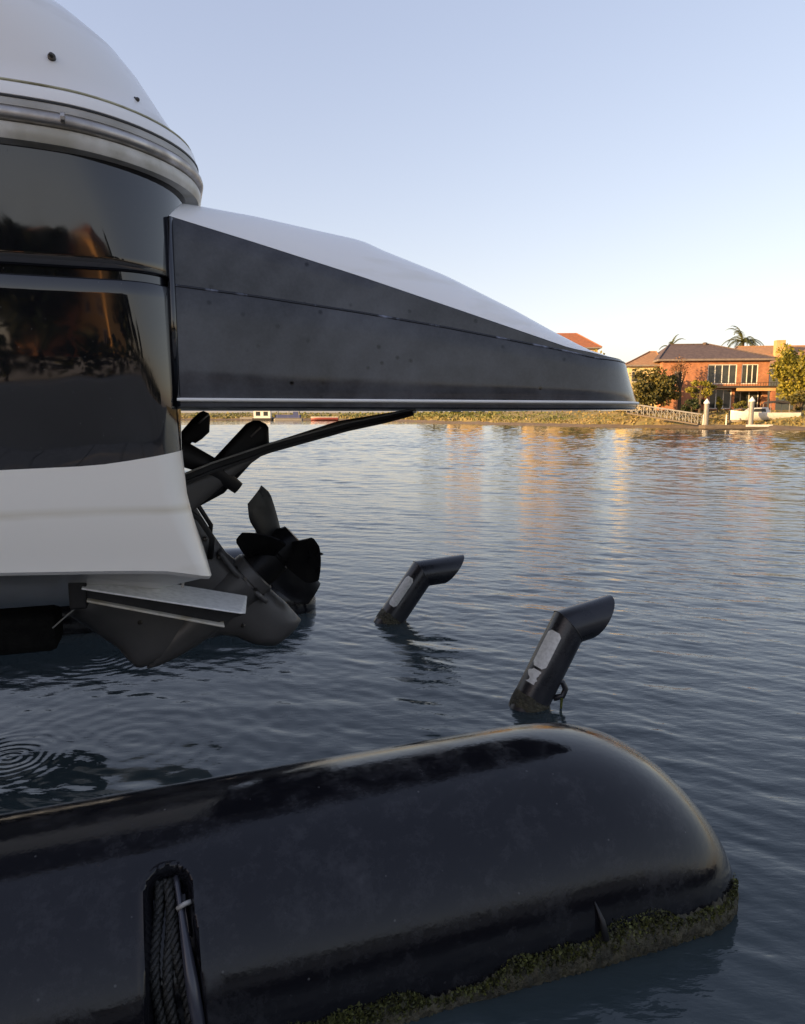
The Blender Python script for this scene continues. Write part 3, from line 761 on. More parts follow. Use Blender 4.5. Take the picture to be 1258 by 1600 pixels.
# --- stern drive
DN = 3.4 - BN
def drive():
    gear = [(-.02, 1.20), (.085, 1.115), (.172, .955), (.234, .853), (.290, .800), (.345, .735), (.435, .66), (.52, .575), (.589, .486), (.565, .445), (.529, .412), (.49, .383), (.458, .367), (.405, .372), (.349, .388),
            (.27, .432), (.20, .447), (.13, .432), (.064, .400), (-.06, .358), (-.16, .327), (-.19, .330), (-.225, .372), (-.263, .431), (-.36, .52), (-.455, .601), (-.445, .66), (-.371, .720), (-.30, .80), (-.2, 1.0), (-.18, 1.2)]
    ver, fac = inflate(gear, .062, .11, .025, .010, DN, .025)
    root = autosmooth(recalc(mk('stern_drive', ver, fac, 'drive', boat)), 60)
    root['label'] = 'grey stern drive leg tilted up below the transom'
    # gear housing: bullet from the nose up to the propellers
    A = Vector((.77, 0, .64)).normalized(); E1 = Vector((-.64, 0, .77)).normalized(); E2 = Vector((0, -1, 0))
    cen = Vector((.335, DN, .715))
    def ring(p, r, n=28): return [p + (E1 * math.cos(2 * math.pi * i / n) + E2 * math.sin(2 * math.pi * i / n)) * r for i in range(n)]
    def lathe(name, prof, m, parent, sharp=40):
        rows = [ring(cen + A * x, r) for x, r in prof]
        v, f = loft(rows, closed=True, cap0=True, cap1=True); return autosmooth(recalc(mk(name, v, f, m, parent)), sharp)
    lathe('gear_housing', [(-.62, .004), (-.58, .028), (-.5, .055), (-.4, .078), (-.28, .095), (-.15, .106), (-.05, .112), (-.012, .114), (-.008, .108), (0, .108), (.004, .114), (.05, .112), (.056, .106)], 'drive', root)
    lathe('propeller_hub', [(.057, .100), (.10, .098), (.17, .092), (.175, .085), (.185, .085), (.19, .090), (.27, .082), (.30, .07), (.305, .05)], 'prop', root)
    def blade(ax, phi, rad, pitch, hand, ch=.15, skew=.0):
        rows = []; NR = 9
        for i in range(NR + 1):
            k = i / NR; r = .07 + (rad - .07) * k
            chord = ch * (.6 + .55 * min(1, k * 1.5)) * (1 if k < .8 else 1 - .22 * (k - .8) / .2)
            be = R(pitch) * (1 - .35 * k) * hand
            row_f = []; row_b = []
            for j in range(9):
                u = (j / 8 - .5) * chord; camber = .012 * (1 - (2 * j / 8 - 1) ** 2)
                ph = R(phi) + skew * k * k
                rad_v = E1 * math.cos(ph) + E2 * math.sin(ph); tan_v = -E1 * math.sin(ph) + E2 * math.cos(ph)
                p = cen + A * (ax + .07 * k) + rad_v * r + (tan_v * math.cos(be) + A * math.sin(be)) * u + A * camber
                th = .0035 + .004 * (1 - k) * (1 - (2 * j / 8 - 1) ** 2)
                row_f.append(p + A * th); row_b.append(p - A * th)
            rows.append(row_f + row_b[::-1])
        v, f = loft(rows, closed=True, cap0=True, cap1=True)
        return autosmooth(recalc(mk('propeller_blade', v, f, 'prop', root)), 50)
    for ph in PROP_A: blade(.115, ph, .28, 54, 1, .20)
    for ph in PROP_B: blade(.225, ph, .285, 54, -1, .20)
    # lifting brackets / steering arms above the leg
    for nm, pl, yy in (('lift_bracket', [(.02, 1.10), (.051, 1.165), (.199, 1.299), (.351, 1.458), (.385, 1.474), (.41, 1.473), (.44, 1.458), (.452, 1.44), (.453, 1.367), (.391, 1.298), (.237, 1.135), (.09, 1.06)], DN - .0),
                       ('lift_bracket', [(-.02, 1.30), (.064, 1.428), (.109, 1.479), (.145, 1.512), (.163, 1.518), (.185, 1.508), (.192, 1.49), (.186, 1.418), (.150, 1.385), (.120, 1.366), (.105, 1.372), (.09, 1.352), (.05, 1.28)], DN + .1)):
        ver, fac = inflate(pl, .03, .03, .02, .014, yy, .02); recalc(mk(nm, ver, fac, 'blackrub', root, smooth=True))
    for (x, z, yy) in ((.395, 1.425, DN - .0315), (.165, 1.485, DN + .0685)):
        mb = MB(); mb.tube([(x - .03, yy, z - .028), (x + .018, yy, z + .018)], .0045, 8); mb.build('pin', 'steel', root, smooth=True)
    mb = MB(); mb.tube([(-.1, DN - .06, 1.35), (.05, DN - .06, 1.33), (.17, DN - .06, 1.27), (.3, DN - .06, 1.16)], [.06, .06, .045, .03], 14); mb.build('bellows', 'blackrub', root, smooth=True)
    mb = MB(); mb.tube([(-.25, DN - .13, .86), (-.12, DN - .13, .78), (-.05, DN - .12, .72)], [.022, .022, .022], 10); mb.build('trim_ram', 'prop', root, smooth=True)
    for k in range(7):
        a = R(-70 + 36 * k); p = cen + A * .0 + (E1 * math.cos(a) + E2 * math.sin(a)) * .1145
        nrm = (E1 * math.cos(a) + E2 * math.sin(a)); mb = MB(); mb.tube([p - nrm * .004, p + nrm * .007], .0085, 6); mb.build('bolt', 'studmetal', root)
    for k, (x, z) in enumerate(((.14, .93), (.20, .84), (.02, .60), (.30, .50), (-.16, .56))):
        mb = MB(); mb.tube([(x, DN - .045, z), (x, DN - .066, z), (x, DN - .070, z)], [.011, .011, .006], 8); mb.build('bolt', 'studmetal', root)
    for dz, dy, rr in ((.0, -.10, .014), (.05, -.04, .011)):
        mb = MB(); mb.tube([(-.1, DN + dy, 1.12 + dz), (.03, DN + dy, 1.10 + dz), (.12, DN + dy - .01, 1.03 + dz), (.17, DN + dy, .94 + dz), (.16, DN + dy + .03, .84 + dz)], rr, 9); mb.build('hose', 'blackrub', root, smooth=True)
    # anti-ventilation plate seen along its edge
    ver, fac = inflate([(.195, .865), (.255, .768), (.36, .648), (.405, .607), (.420, .618), (.375, .668), (.27, .79), (.212, .876)], .118, .03, .02, .1, DN, .02)
    recalc(mk('housing_band', ver, fac, 'drive', root, smooth=True))
    return root
PROP_A = (55, 175, 295)
PROP_B = (0, 112, 236)
drive()

# --- trim tab
def trim_tab():
    yb = 2.95 - BN
    root = None
    rows = []
    for k in range(13):
        t = k / 12; s = -.35 + (.312 + .35) * t; z = .832 - .168 * t
        back = .27
        cut = .05 * smoothstep(.9, 1, t)
        rows.append([(s - (.03 if k == 12 else 0), yb + cut, z - .004), (s, yb + back, z + .012), (s, yb + back, z + .004), (s - (.03 if k == 12 else 0), yb + cut, z - .012)])
    v, f = loft(rows, closed=True, cap0=True, cap1=True); root = recalc(mk('trim_tab', v, f, 'tab', boat)); bevel(root, .006)
    root['label'] = 'white trim tab plate under the hull'
    rows = []
    for k in range(13):
        t = k / 12; s = -.335 + .525 * t; z = .775 - .155 * t
        rows.append([(s, yb + .01, z), (s, yb + .2, z + .02), (s, yb + .2, z + .012), (s, yb + .01, z - .010)])
    v, f = loft(rows, closed=True, cap0=True, cap1=True); o = recalc(mk('stiffener', v, f, 'tab2', root)); bevel(o, .005); o['label'] = 'yellowed lower flange of the trim tab'
    mb = MB(); mb.prism([(-.345, .815), (.28, .655), (.17, .630), (-.34, .775)], yb + .035, yb + .16); mb.build('gap_shade', 'blackrub', root)  # black box stands in for the shade in the gap between the plates
    mb = MB(); mb.box((-.40, yb + .02, .735), (-.335, yb + .3, .86)); o = mb.build('hinge_block', 'blackrub', root); bevel(o, .01)
    mb = MB(); mb.tube([(.03, yb + .17, .76), (.035, yb + .17, .80)], .006, 8); mb.build('bolt', 'steel', root)
    mb = MB(); mb.tube([(-.38, yb + .03, .74), (-.47, yb + .06, .66)], .003, 8); mb.build('cable', 'galv', root)
trim_tab()

# ------------------------------------------------------------------ floating lift: tanks, cradle, pipes
TN = 1.925
TR = .43
def tank_mesh(recess=True):
    svals = [-7 + 6.6 * i / 22 for i in range(22)] + [-.4 + .22 * i / 8 for i in range(8)] + [-.18 + .30 * i / 44 for i in range(44)] + [.12 + (1.05 - .12) * i / 26 for i in range(26)] + [1.05 + .615 * (1 - (1 - i / 40) ** 1.7) for i in range(41)]
    phis = [-180 + 185 * i / 30 for i in range(30)] + [5 + 65 * i / 70 for i in range(70)] + [70 + 110 * i / 40 for i in range(40)]
    rows = []
    rec = []
    for s in svals:
        u = max(0, (s - 1.04) / .625); u = min(u, 1)
        hh = TR * max(.0, 1 - u ** 2.5) ** (1 / 2.1); ww = TR * max(0.0, 1 - u ** 7) ** (1 / 3.2)
        row = []
        for p in phis:
            t = R(p); e = 1.0
            c, sn = math.cos(t), math.sin(t)
            # slightly squared section
            ex = .94
            y = -math.copysign(abs(c) ** ex, c) * ww; z = math.copysign(abs(sn) ** ex, sn) * (hh if sn > 0 else TR * .9 * max(.02, hh / TR))
            if recess:
                arc = 63 - p                                          # stadium along the girth, rounded at the top
                cs = -.041 + .00011 * arc; half = .050 + .0003 * max(0, arc)
                dy_ = R(max(0, p - 56)) * TR
                d = math.hypot(s - cs, dy_) if p > 56 else abs(s - cs)
                if p > -20 and s < .3:
                    k = smoothstep(half + .004, half - .016, d); dep = .055 * k
                    lip = .004 * math.exp(-((d - half - .004) / .007) ** 2)
                    L = math.hypot(y, z); y *= (L - dep + lip) / L; z *= (L - dep + lip) / L
            row.append((s, y, z))
        rows.append(row)
    return loft(rows, closed=True, cap0=True)

tank = thing('lift_pontoon', 'near black plastic pontoon with algae along its waterline and a rope slot', 'pontoon', to_world(0, TN, 0), YAW, 'pontoons of the floating boat lift')
tank.rotation_euler = (0, R(-1.2), YAW)
v, f = tank_mesh(); autosmooth(recalc(mk('shell', v, f, 'pontoon', tank)), 60)
tank2 = thing('lift_pontoon', 'far black pontoon end beyond the propellers, mostly hidden by the stern drive', 'pontoon', to_world(-.60, TN + 3.67, .03), YAW, 'pontoons of the floating boat lift')
v, f = tank_mesh(False); autosmooth(recalc(mk('shell', v, f, 'pontoon', tank2)), 60)

def slot_rope():
    # rope falls and a hose lying in the slot of the near pontoon
    def on(s, phi, r): t = R(phi); return Vector((s, -math.cos(t) * r, math.sin(t) * r))
    rnd = random.Random(4)
    def strand(s0, s1, r, rad, tw, ph, wob):
        pts = []
        for i in range(70):
            k = i / 69; p = 60 - 75 * k
            a = ph + tw * k
            pts.append(on(s0 + (s1 - s0) * k + math.cos(a) * rad * 1.1 + math.sin(k * 9 + wob) * .009, p, r + math.sin(a) * rad * 1.1 + math.sin(k * 17 + wob) * .006))
        return pts
    for (s0, s1, r) in ((-.070, -.075, .393), (-.048, -.038, .397), (-.028, -.010, .392)):
        mb = MB(); wob = rnd.uniform(0, 6)
        for q in range(3): mb.tube(strand(s0, s1, r, .0065, 60, q * 2.094, wob), .0068, 6)
        mb.build('rope', 'rope', tank, smooth=True)
    mb = MB(); pts = [on(-.022 + .052 * k + .01 * k * k, 60 - 80 * k, .405 + .012 * math.sin(k * 3)) for k in [i / 30 for i in range(31)]]
    mb.tube(pts, [.007 + .009 * smoothstep(.1, .45, i / 30) for i in range(31)], 12); mb.build('hose', 'hose', tank, smooth=True)
    mb = MB(); mb.tube([on(-.022, 49, .415), on(-.005, 49.6, .426), on(.010, 50, .424)], .006, 8); mb.build('clip', 'railrubber', tank, smooth=True)
slot_rope()

def algae():
    rnd = random.Random(11); items = []
    def surf(s, z, out=0.0):
        u = min(1, max(0, (s - 1.04) / .625)); ww = TR * max(0.0, 1 - u ** 7) ** (1 / 3.2)
        zz = max(-.4, min(.4, z)); c = math.sqrt(max(0, 1 - (zz / TR) ** 2)); return Vector((s, -(ww * c + out), z))
    # lumpy mat
    rows = []
    ns = 230
    for i in range(ns):
        s = -.3 + 1.90 * i / (ns - 1); top = .034 + .025 * smoothstep(.3, 1.2, s) + .009 * math.sin(s * 6.3 + .7) + .006 * math.sin(s * 17.1) + rnd.uniform(-.008, .012)
        row = []
        for j in range(9):
            k = j / 8; z = -.06 + (top + .06) * k
            out = .014 * math.sin(math.pi * min(1, k * .9 + .1)) + rnd.uniform(-.004, .006) - (.004 if j == 8 else 0)
            if j == 8: out = -.006
            row.append(surf(s, z, out))
        rows.append(row)
    v, f = loft(rows); recalc(mk('algae_mat', v, f, 'mat', tank, smooth=True))
    for _ in range(21000):
        s = rnd.uniform(-.3, 1.60); top = .035 + .035 * smoothstep(.3, 1.2, s)
        z = rnd.triangular(-.03, top + .035, .025)
        gap = math.sin(s * 6.3 + .7) + math.sin(s * 17.1) * .7 + math.sin(s * 41) * .4
        if z > .034 + .022 * (gap + 1.2): continue
        p = surf(s, z, rnd.uniform(.002, .012) if z < top else .002); cl = math.sin(s * 9 + 1) * math.sin(s * 31)
        tn = min(1, max(0, rnd.gauss(.22 + .25 * max(0, cl), .22))); tn = 1.0 if rnd.random() < .03 else tn
        items.append((p.x, p.y, p.z, rnd.uniform(.004, .011) * (1.9 if rnd.random() < .06 else 1), tn, -.6 if rnd.random() < .7 else .6))
    for _ in range(500):                       # around the square end
        y = rnd.uniform(-.3, .25); z = rnd.triangular(-.04, .03, 0)
        items.append((1.652 + rnd.uniform(0, .006), y, z, rnd.uniform(.005, .011), rnd.uniform(0, .7), -.5))
    o = leaves_mesh('algae', items, 'algae', tank, seed=9, kind='stuff')
    # one long dark weed strand
    mb = MB(); p0 = surf(1.075, .06, .02); p1 = surf(1.062, .15, .006); mb.tube([p0, (p0 + p1) / 2 + Vector((.004, -.004, 0)), p1], [.011, .008, .002], 7); mb.build('weed_strand', 'seal', tank, smooth=True)
algae()

cr = thing('lift_cradle', 'dark lift cradle beam under the hull beside the trim tab', 'cradle', to_world(-.5, BN, 0), YAW)
for y_ in (-.55, .55):
    mb = MB(); mb.box((-5.0, y_ - .10, .53), (.03, y_ + .10, .69)); o = mb.build('bunk', 'carpet', cr); bevel(o, .03)
for s in (-3.6, -1.5):
    mb = MB(); mb.box((s - .10, -1.45, .34), (s + .10, 1.45, .525)); o = mb.build('cross_beam', 'carpet', cr); bevel(o, .02)

def pipe(name, label, pts, end_dir, r, n_axis, tape, seed, hook=False):
    """bent vent pipe: base below the water, mitred elbow, slanted open end; points in berth (s, z)"""
    root = thing(name, label, 'pipe', to_world(pts[0][0], n_axis, 0), YAW, 'bent pipes standing in the water')
    s0 = pts[0][0]
    P = [Vector((s - s0, 0, z)) for s, z in pts]
    N_ = 28
    d0 = (P[1] - P[0]).normalized(); d1 = (P[2] - P[1]).normalized(); mit = (d0 + d1).normalized()
    Y = Vector((0, 1, 0))
    def ringd(c, d, plane_n, r_):
        a = Y; b = d.cross(a).normalized()
        out = []
        for j in range(N_):
            t = 2 * math.pi * j / N_; q = c + (a * math.cos(t) + b * math.sin(t)) * r_
            q = q + d * ((c - q).dot(plane_n) / d.dot(plane_n)); out.append(q)
        return out
    en = Vector((end_dir[0], 0, end_dir[1])).normalized()
    outer = [ringd(P[0], d0, d0, r), ringd(P[0] + (P[1] - P[0]) * .5, d0, d0, r), ringd(P[1], d0, mit, r)]
    v, f = loft(outer, closed=True); autosmooth(recalc(mk('riser', v, f, 'pvc', root)), 30)
    top = [ringd(P[1] + d1 * .0005, d1, mit, r * 1.003), ringd(P[2], d1, en, r * 1.003), ringd(P[2], d1, en, r * .93), ringd(P[1] + d1 * .03, d1, mit, r * .93)]
    v, f = loft(top, closed=True); o = mk('spout', v, f, 'pvc', root); recalc(o); autosmooth(o, 30)
    # weld bead at the mitre
    bead = [p + (p - P[1]).normalized() * .001 for p in ringd(P[1], d0, mit, r)]
    mb = MB(); mb.tube(bead + bead[:1], .0028, 6, caps=False); mb.build('weld_bead', 'pvc', root, smooth=True)
    # reflective tape patch on the upper left of the riser
    k0, k1, a0, a1 = tape; rows = []
    b0 = d0.cross(Y).normalized()
    for i in range(13):
        k = k0 + (k1 - k0) * i / 12; c = P[0] + (P[1] - P[0]) * k; row = []
        e = abs(i / 12 - .5) * 2; sh = 1 if e < .8 else math.sqrt(max(.3, 1 - ((e - .8) / .25) ** 2))
        for j in range(9):
            a = R((a0 + a1) / 2 + (a1 - a0) * (j / 8 - .5) * sh)
            row.append(c + (Vector((0, -1, 0)) * math.cos(a) + b0 * math.sin(a)) * (r + .0022))
        rows.append(row)
    v, f = loft(rows); o = mk('reflective_tape', v, f, 'tape', root, smooth=True)
    if hook:                                                       # torn lower scrap of tape
        rt = random.Random(5); rows = []
        for i in range(10):
            k = .46 + .12 * i / 9; c = P[0] + (P[1] - P[0]) * k; lo_ = 46 + rt.uniform(-2, 4); hi_ = 80 - 12 * math.sin(i * .8) + rt.uniform(-3, 3)
            rows.append([c + (Vector((0, -1, 0)) * math.cos(R(lo_ + (hi_ - lo_) * j_ / 6)) + b0 * math.sin(R(lo_ + (hi_ - lo_) * j_ / 6))) * (r + .0022) for j_ in range(7)])
        v, f = loft(rows); mk('reflective_tape', v, f, 'tape', root, smooth=True)
    rb = random.Random(seed + 30); k_w = -P[0].z / (P[1].z - P[0].z); rows = []
    for k, off in ((k_w - .05, .001), (k_w + .0, .003), (k_w + .05, .002), (k_w + .085, -.001)):
        c = P[0] + (P[1] - P[0]) * k; rg = ringd(c, d0, d0, r + off)
        rows.append([p + d0 * (rb.uniform(-.012, .012) if off < .0015 else 0) for p in rg])
    v, f = loft(rows, closed=True); recalc(mk('weed_ring', v, f, 'mat', root, smooth=True))
    if hook:
        q = P[0] + (P[1] - P[0]) * .50 + Vector((.095, -.06, -.03))
        mb = MB(); mb.tube([q + Vector((-.05, .02, .05)), q + Vector((.0, 0, .035)), q + Vector((.012, -.01, 0)), q + Vector((-.004, -.01, -.035)), q + Vector((-.05, .0, -.045))], .016, 10); mb.build('handle', 'pvc', root, smooth=True)
        mb = MB(); mb.tube([q + Vector((-.015, -.02, -.04)), q + Vector((-.02, -.024, -.09)), q + Vector((-.012, -.02, -.15))], [.008, .006, .003], 7); o = mb.build('weed_tuft', 'leafyellow', root)
    return root
pipe('vent_pipe', 'far bent black pipe with one long silver tape strip, below the platform stay', [(1.40, -.12), (1.735, .335), (1.985, .352)], (1.0, -.8), .098, 4.8, (.44, .88, 32, 76), 1)
pipe('vent_pipe', 'near bent black pipe with torn silver tape, just above the near pontoon', [(1.64, -.16), (1.945, .40), (2.13, .436)], (1.0, -.62), .096, 3.12, (.60, .92, 38, 88), 2, hook=True)

# ------------------------------------------------------------------ far shore: houses
def wall_cells(mb, x0, x1, z0, z1, y0, y1, openings):
    xs = sorted({x0, x1, *[o[0] for o in openings], *[o[1] for o in openings]}); zs = sorted({z0, z1, *[o[2] for o in openings], *[o[3] for o in openings]})
    for xa, xb in zip(xs, xs[1:]):
        za0 = None
        for za, zb in zip(zs, zs[1:]):
            cx, cz = (xa + xb) / 2, (za + zb) / 2
            hole = any(o[0] < cx < o[1] and o[2] < cz < o[3] for o in openings)
            if not hole: mb.box((xa, y0, za), (xb, y1, zb))

def window(house, x0, x1, z0, z1, y, n=2, name='window', transom=None):
    fw = .09; mb = MB()
    mb.box((x0, y - .05, z0), (x1, y + .08, z0 + fw)); mb.box((x0, y - .05, z1 - fw), (x1, y + .08, z1))
    for i in range(n + 1):
        xc = x0 + fw / 2 + (x1 - x0 - fw) * i / n; mb.box((xc - fw / 2, y - .048, z0 + fw), (xc + fw / 2, y + .078, z1 - fw))
    if transom: mb.box((x0 + fw, y - .04, transom - .04), (x1 - fw, y + .07, transom + .04))
    wn = mb.build(name, 'trim', house)
    for i in range(n):
        a = x0 + fw / 2 + (x1 - x0 - fw) * i / n; b = x0 + fw / 2 + (x1 - x0 - fw) * (i + 1) / n
        MB().box((a, y + .015, z0 + .02), (b, y + .03, z1 - .02)).build('pane', 'glass', wn)
    return wn

def hip_roof(house, x0, x1, y0, y1, ze, zr, rx0, rx1, m, over=.55, ry=None, name='roof'):
    a, b, c, d = x0 - over, x1 + over, y0 - over, y1 + over; ry = (y0 + y1) / 2 if ry is None else ry
    v = [(a, c, ze), (b, c, ze), (b, d, ze), (a, d, ze), (rx0, ry, zr), (rx1, ry, zr), (a, c, ze - .2), (b, c, ze - .2), (b, d, ze - .2), (a, d, ze - .2)]
    f = [(0, 1, 5, 4), (1, 2, 5), (2, 3, 4, 5), (3, 0, 4), (6, 9, 8, 7)]
    o = recalc(mk(name, v, f + [(6, 7, 1, 0), (7, 8, 2, 1), (8, 9, 3, 2), (9, 6, 0, 3)], m, house))
    mb = MB(); mb.box((a - .03, c - .07, ze - .24), (b + .03, c - .002, ze - .03)); mb.box((a - .07, c, ze - .24), (a - .002, d, ze - .03)); mb.build('gutter', 'gutter', o)
    mb = MB()
    for p, q in (((a, c, ze), (rx0, ry, zr)), ((b, c, ze), (rx1, ry, zr)), ((rx0, ry, zr), (rx1, ry, zr))):
        mb.tube([Vector(p) + Vector((0, 0, .03)), Vector(q) + Vector((0, 0, .03))], .09, 6)
    mb.build('ridge_tiles', m, o)
    return o

def main_house():
    h = thing('brick_house', 'two storey orange brick house with dark hipped roof and upper balcony windows', 'house', (37.0, 85.0, 2.05), R(-6))
    x0, x1 = -6.0, 6.2; D_ = 9.0
    op = [(-4.55, -3.65, 3.35, 4.55), (-.75, 2.55, 3.05, 5.35), (3.1, 4.95, 3.05, 5.35), (-.55, 2.1, .15, 2.45), (2.45, 5.6, .1, 2.25)]
    mb = MB(); wall_cells(mb, x0, x1, 0, 5.8, 0, .3, op)
    mb.box((x0, .3, 0), (x0 + .3, D_, 5.8)); mb.box((x1 - .3, .3, 0), (x1, D_, 5.8)); mb.box((x0 + .3, D_ - .3, 0), (x1 - .3, D_, 5.8))
    mb.build('wall', 'brick', h)
    MB().box((x0 + .31, 3.0, .02), (x1 - .31, 3.1, 5.7)).build('inner_wall', 'dark', h)
    MB().box((x0 + .31, .31, 2.75), (x1 - .31, 2.99, 2.9)).build('inner_floor', 'dark', h)
    hip_roof(h, x0, x1, 0, D_, 6.0, 8.1, -4.2, .6, 'rooftile', .6)
    window(h, -4.55, -3.65, 3.35, 4.55, .1, 1); window(h, -.75, 2.55, 3.05, 5.35, .1, 4); window(h, 3.1, 4.95, 3.05, 5.35, .1, 3)
    window(h, -.55, 2.1, .15, 2.45, .1, 3, 'patio_door'); window(h, 2.45, 5.6, .1, 2.25, 1.2, 3, 'patio_door')
    b = MB().box((-1.4, -1.5, 2.55), (6.6, -.002, 2.78)).build('balcony', 'dark', h)
    mb = MB()
    for i in range(28): x = -1.35 + 7.9 * i / 27; mb.box((x - .02, -1.47, 2.785), (x + .02, -1.43, 3.1))
    mb.box((-1.4, -1.49, 3.1), (6.6, -1.41, 3.16)); mb.build('railing', 'dark', b)
    MB().box((2.2, -1.46, 2.2), (6.5, -1.2, 2.545)).build('beam', 'orangewall', h)
    for x in (-1.3, 6.1): MB().box((x, -1.4, 0), (x + .5, -.9, 2.545)).build('pier', 'brickred', h)
    # small roof vent and aerial
    mb = MB(); mb.tube([(.1, 4.5, 8.05), (.1, 4.5, 8.3), (.1, 4.5, 8.36)], [.3, .3, .05], 8); mb.build('roof_vent', 'rooftile', h)
    # lower wing on the left with cream render
    mb = MB(); wall_cells(mb, -9.6, -6.05, 0, 5.3, 1.6, 1.9, [(-9.2, -8.3, 3.4, 4.7)]); mb.box((-9.6, 1.9, 0), (-9.3, 8.5, 5.3)); mb.build('wing_wall', 'cream', h)
    window(h, -9.2, -8.3, 3.4, 4.7, 1.7, 1)
    hip_roof(h, -9.6, -6.0, 1.6, 8.5, 5.5, 7.3, -6.4, -5.6, 'rooftan', .5, name='wing_roof')
    return h
main_house()

def tan_house():
    h = thing('tan_roof_house', 'house with long tan tiled roof and yellow brick chimney, right edge behind the trees', 'house', (52.5, 97.0, 2.1), R(-8))
    x0, x1, D_ = -9.0, 11.0, 10
    mb = MB(); op = [(-4.5, -2.5, 3.3, 5.2), (2.0, 4.2, 3.3, 5.2)]
    wall_cells(mb, x0, x1, 0, 6.0, 0, .3, op); mb.box((x0, .3, 0), (x0 + .3, D_, 6)); mb.box((x1 - .3, .3, 0), (x1, D_, 6)); mb.box((x0 + .3, D_ - .3, 0), (x1 - .3, D_, 6)); mb.build('wall', 'cream', h)
    MB().box((x0 + .31, 2.5, .02), (x1 - .31, 2.6, 5.9)).build('inner_wall', 'dark', h)
    for a in op: window(h, *a, .1, 2)
    r = hip_roof(h, x0, x1, 0, D_, 6.2, 9.0, -5.5, 8.0, 'rooftan', .6)
    mb = MB(); mb.box((-1.6, 1.2, 6.1), (-.4, 2.2, 9.5)); c = mb.build('chimney', 'orangewall', r)
    # front gable at the right edge
    mb = MB(); mb.prism([(1.0, 6.25), (8.4, 6.25), (4.7, 8.7)], -1.4, 5.2); mb.build('gable_roof', 'rooftan', h)
    mb = MB(); mb.box((1.6, -1.0, 0), (7.8, -.002, 6.2)); mb.build('gable_wall', 'cream', h)
tan_house()

def simple_house(name, label, loc, rz, wd, dp, hw, hr, wall_m, roof_m, ridge=None, wins=()):
    h = thing(name, label, 'house', loc, rz)
    mb = MB(); x0, x1 = -wd / 2, wd / 2
    wall_cells(mb, x0, x1, 0, hw, 0, .3, list(wins)); mb.box((x0, .3, 0), (x0 + .3, dp, hw)); mb.box((x1 - .3, .3, 0), (x1, dp, hw)); mb.box((x0 + .3, dp - .3, 0), (x1 - .3, dp, hw)); mb.build('wall', wall_m, h)
    MB().box((x0 + .31, 1.5, .02), (x1 - .31, 1.6, hw - .1)).build('inner_wall', 'dark', h)
    for a in wins: window(h, *a, .1, 2)
    rd = ridge or wd * .22
    hip_roof(h, x0, x1, 0, dp, hw + .2, hw + hr, -rd, rd, roof_m, .55)
    return h
simple_house('terracotta_roof_house', 'house with orange terracotta roof showing above the platform tip', (27.0, 121, 2.2), R(-4), 11.5, 10, 10.3, 3.0, 'fadedcream', 'roofterra', 3.0, [(-4.5, -2.2, 4.2, 6.4), (1.2, 3.6, 4.2, 6.4), (-4.5, -2.2, .9, 3.0), (1.2, 3.6, .9, 3.0)])
simple_house('cream_house', 'house hidden behind the swim platform, its cream wall mirrored in the water', (12.6, 140, 2.2), R(0), 6.4, 9, 7.4, 2.2, 'fadedcream', 'roofterra', 2.0, [(-2.6, -1.0, 4.2, 6.2), (.8, 2.4, 4.2, 6.2), (-2.6, -1.0, .9, 3.0)])
# houses on the near bank (behind the photographer): mirrored in the hull, and an unseen one added to shade the berth
simple_house('shading_house', 'unseen two storey brick house added on the near bank to shade the berth', (-24.8, -9.5, 1.1), R(-62), 13, 10, 7.0, 3.0, 'brickred', 'rooftile', 4.0, [(-5, -3, 3.6, 5.4), (2, 4, 3.6, 5.4)])
simple_house('mirrored_house', 'sunlit orange house on the near bank, mirrored in the black hull', (23.0, -97, 1.3), R(-108), 9, 7, 12.5, 2.0, 'mirrorwall', 'roofterra', 1.5, [(-2.6, -1.0, 5.4, 7.4), (.9, 2.6, 5.4, 7.4), (-2.6, -1.0, 1.6, 3.8)])
simple_house('mirrored_gable_house', 'lower sunlit brick house on the near bank, beside the mirrored orange house', (15.0, -101, 1.3), R(-108), 6, 6, 11.5, 1.6, 'brick', 'roofterra', 1.5, [(-2.2, -.8, 3.4, 5.0), (.8, 2.2, 3.4, 5.0)])

# ------------------------------------------------------------------ vegetation
def tree(name, label, cat, loc, trunk_h, crown, leaf_m, n, leaf, seed, group=None, up=.1, clumps=16, shell=.55):
    """crown: (cx, cy, cz, rx, ry, rz) offsets from the base"""
    rnd = random.Random(seed); t = thing(name, label, cat, loc, 0, group)
    cx, cy, cz, rx, ry, rz_ = crown
    mb = MB(); mb.tube([(0, 0, -.3), (cx * .3, cy * .3, trunk_h * .5), (cx * .7, cy * .7, trunk_h), (cx, cy, cz)], [.07 * cz ** .6 + .05, .06 * cz ** .6 + .04, .05 * cz ** .6 + .03, .03], 8)
    cl = []
    for _ in range(clumps):
        d = Vector((rnd.gauss(0, 1), rnd.gauss(0, 1), rnd.gauss(0, 1))).normalized() * rnd.uniform(shell, .92)
        p = Vector((cx + d.x * rx, cy + d.y * ry, cz + d.z * rz_)); cl.append((p, rnd.uniform(.22, .42)))
        mb.tube([(cx * .7, cy * .7, trunk_h * .9), ((cx * .7 + p.x) / 2, (cy * .7 + p.y) / 2, (trunk_h * .9 + p.z) / 2 + .1), p], [.06, .04, .012], 5)
    mb.build('trunk', 'bark', t)
    items = []
    for p, r in cl:
        base = rnd.uniform(.1, .7)
        for _ in range(n // clumps):
            d = Vector((rnd.gauss(0, 1), rnd.gauss(0, 1), rnd.gauss(0, 1))).normalized() * (rnd.random() ** .45)
            items.append((p.x + d.x * r * rx, p.y + d.y * r * ry, max(.05, p.z + d.z * r * rz_), leaf * rnd.uniform(.6, 1.3), min(1, max(0, base + rnd.gauss(0, .22))), up))
    leaves_mesh('crown', items, leaf_m, t, seed)
    return t
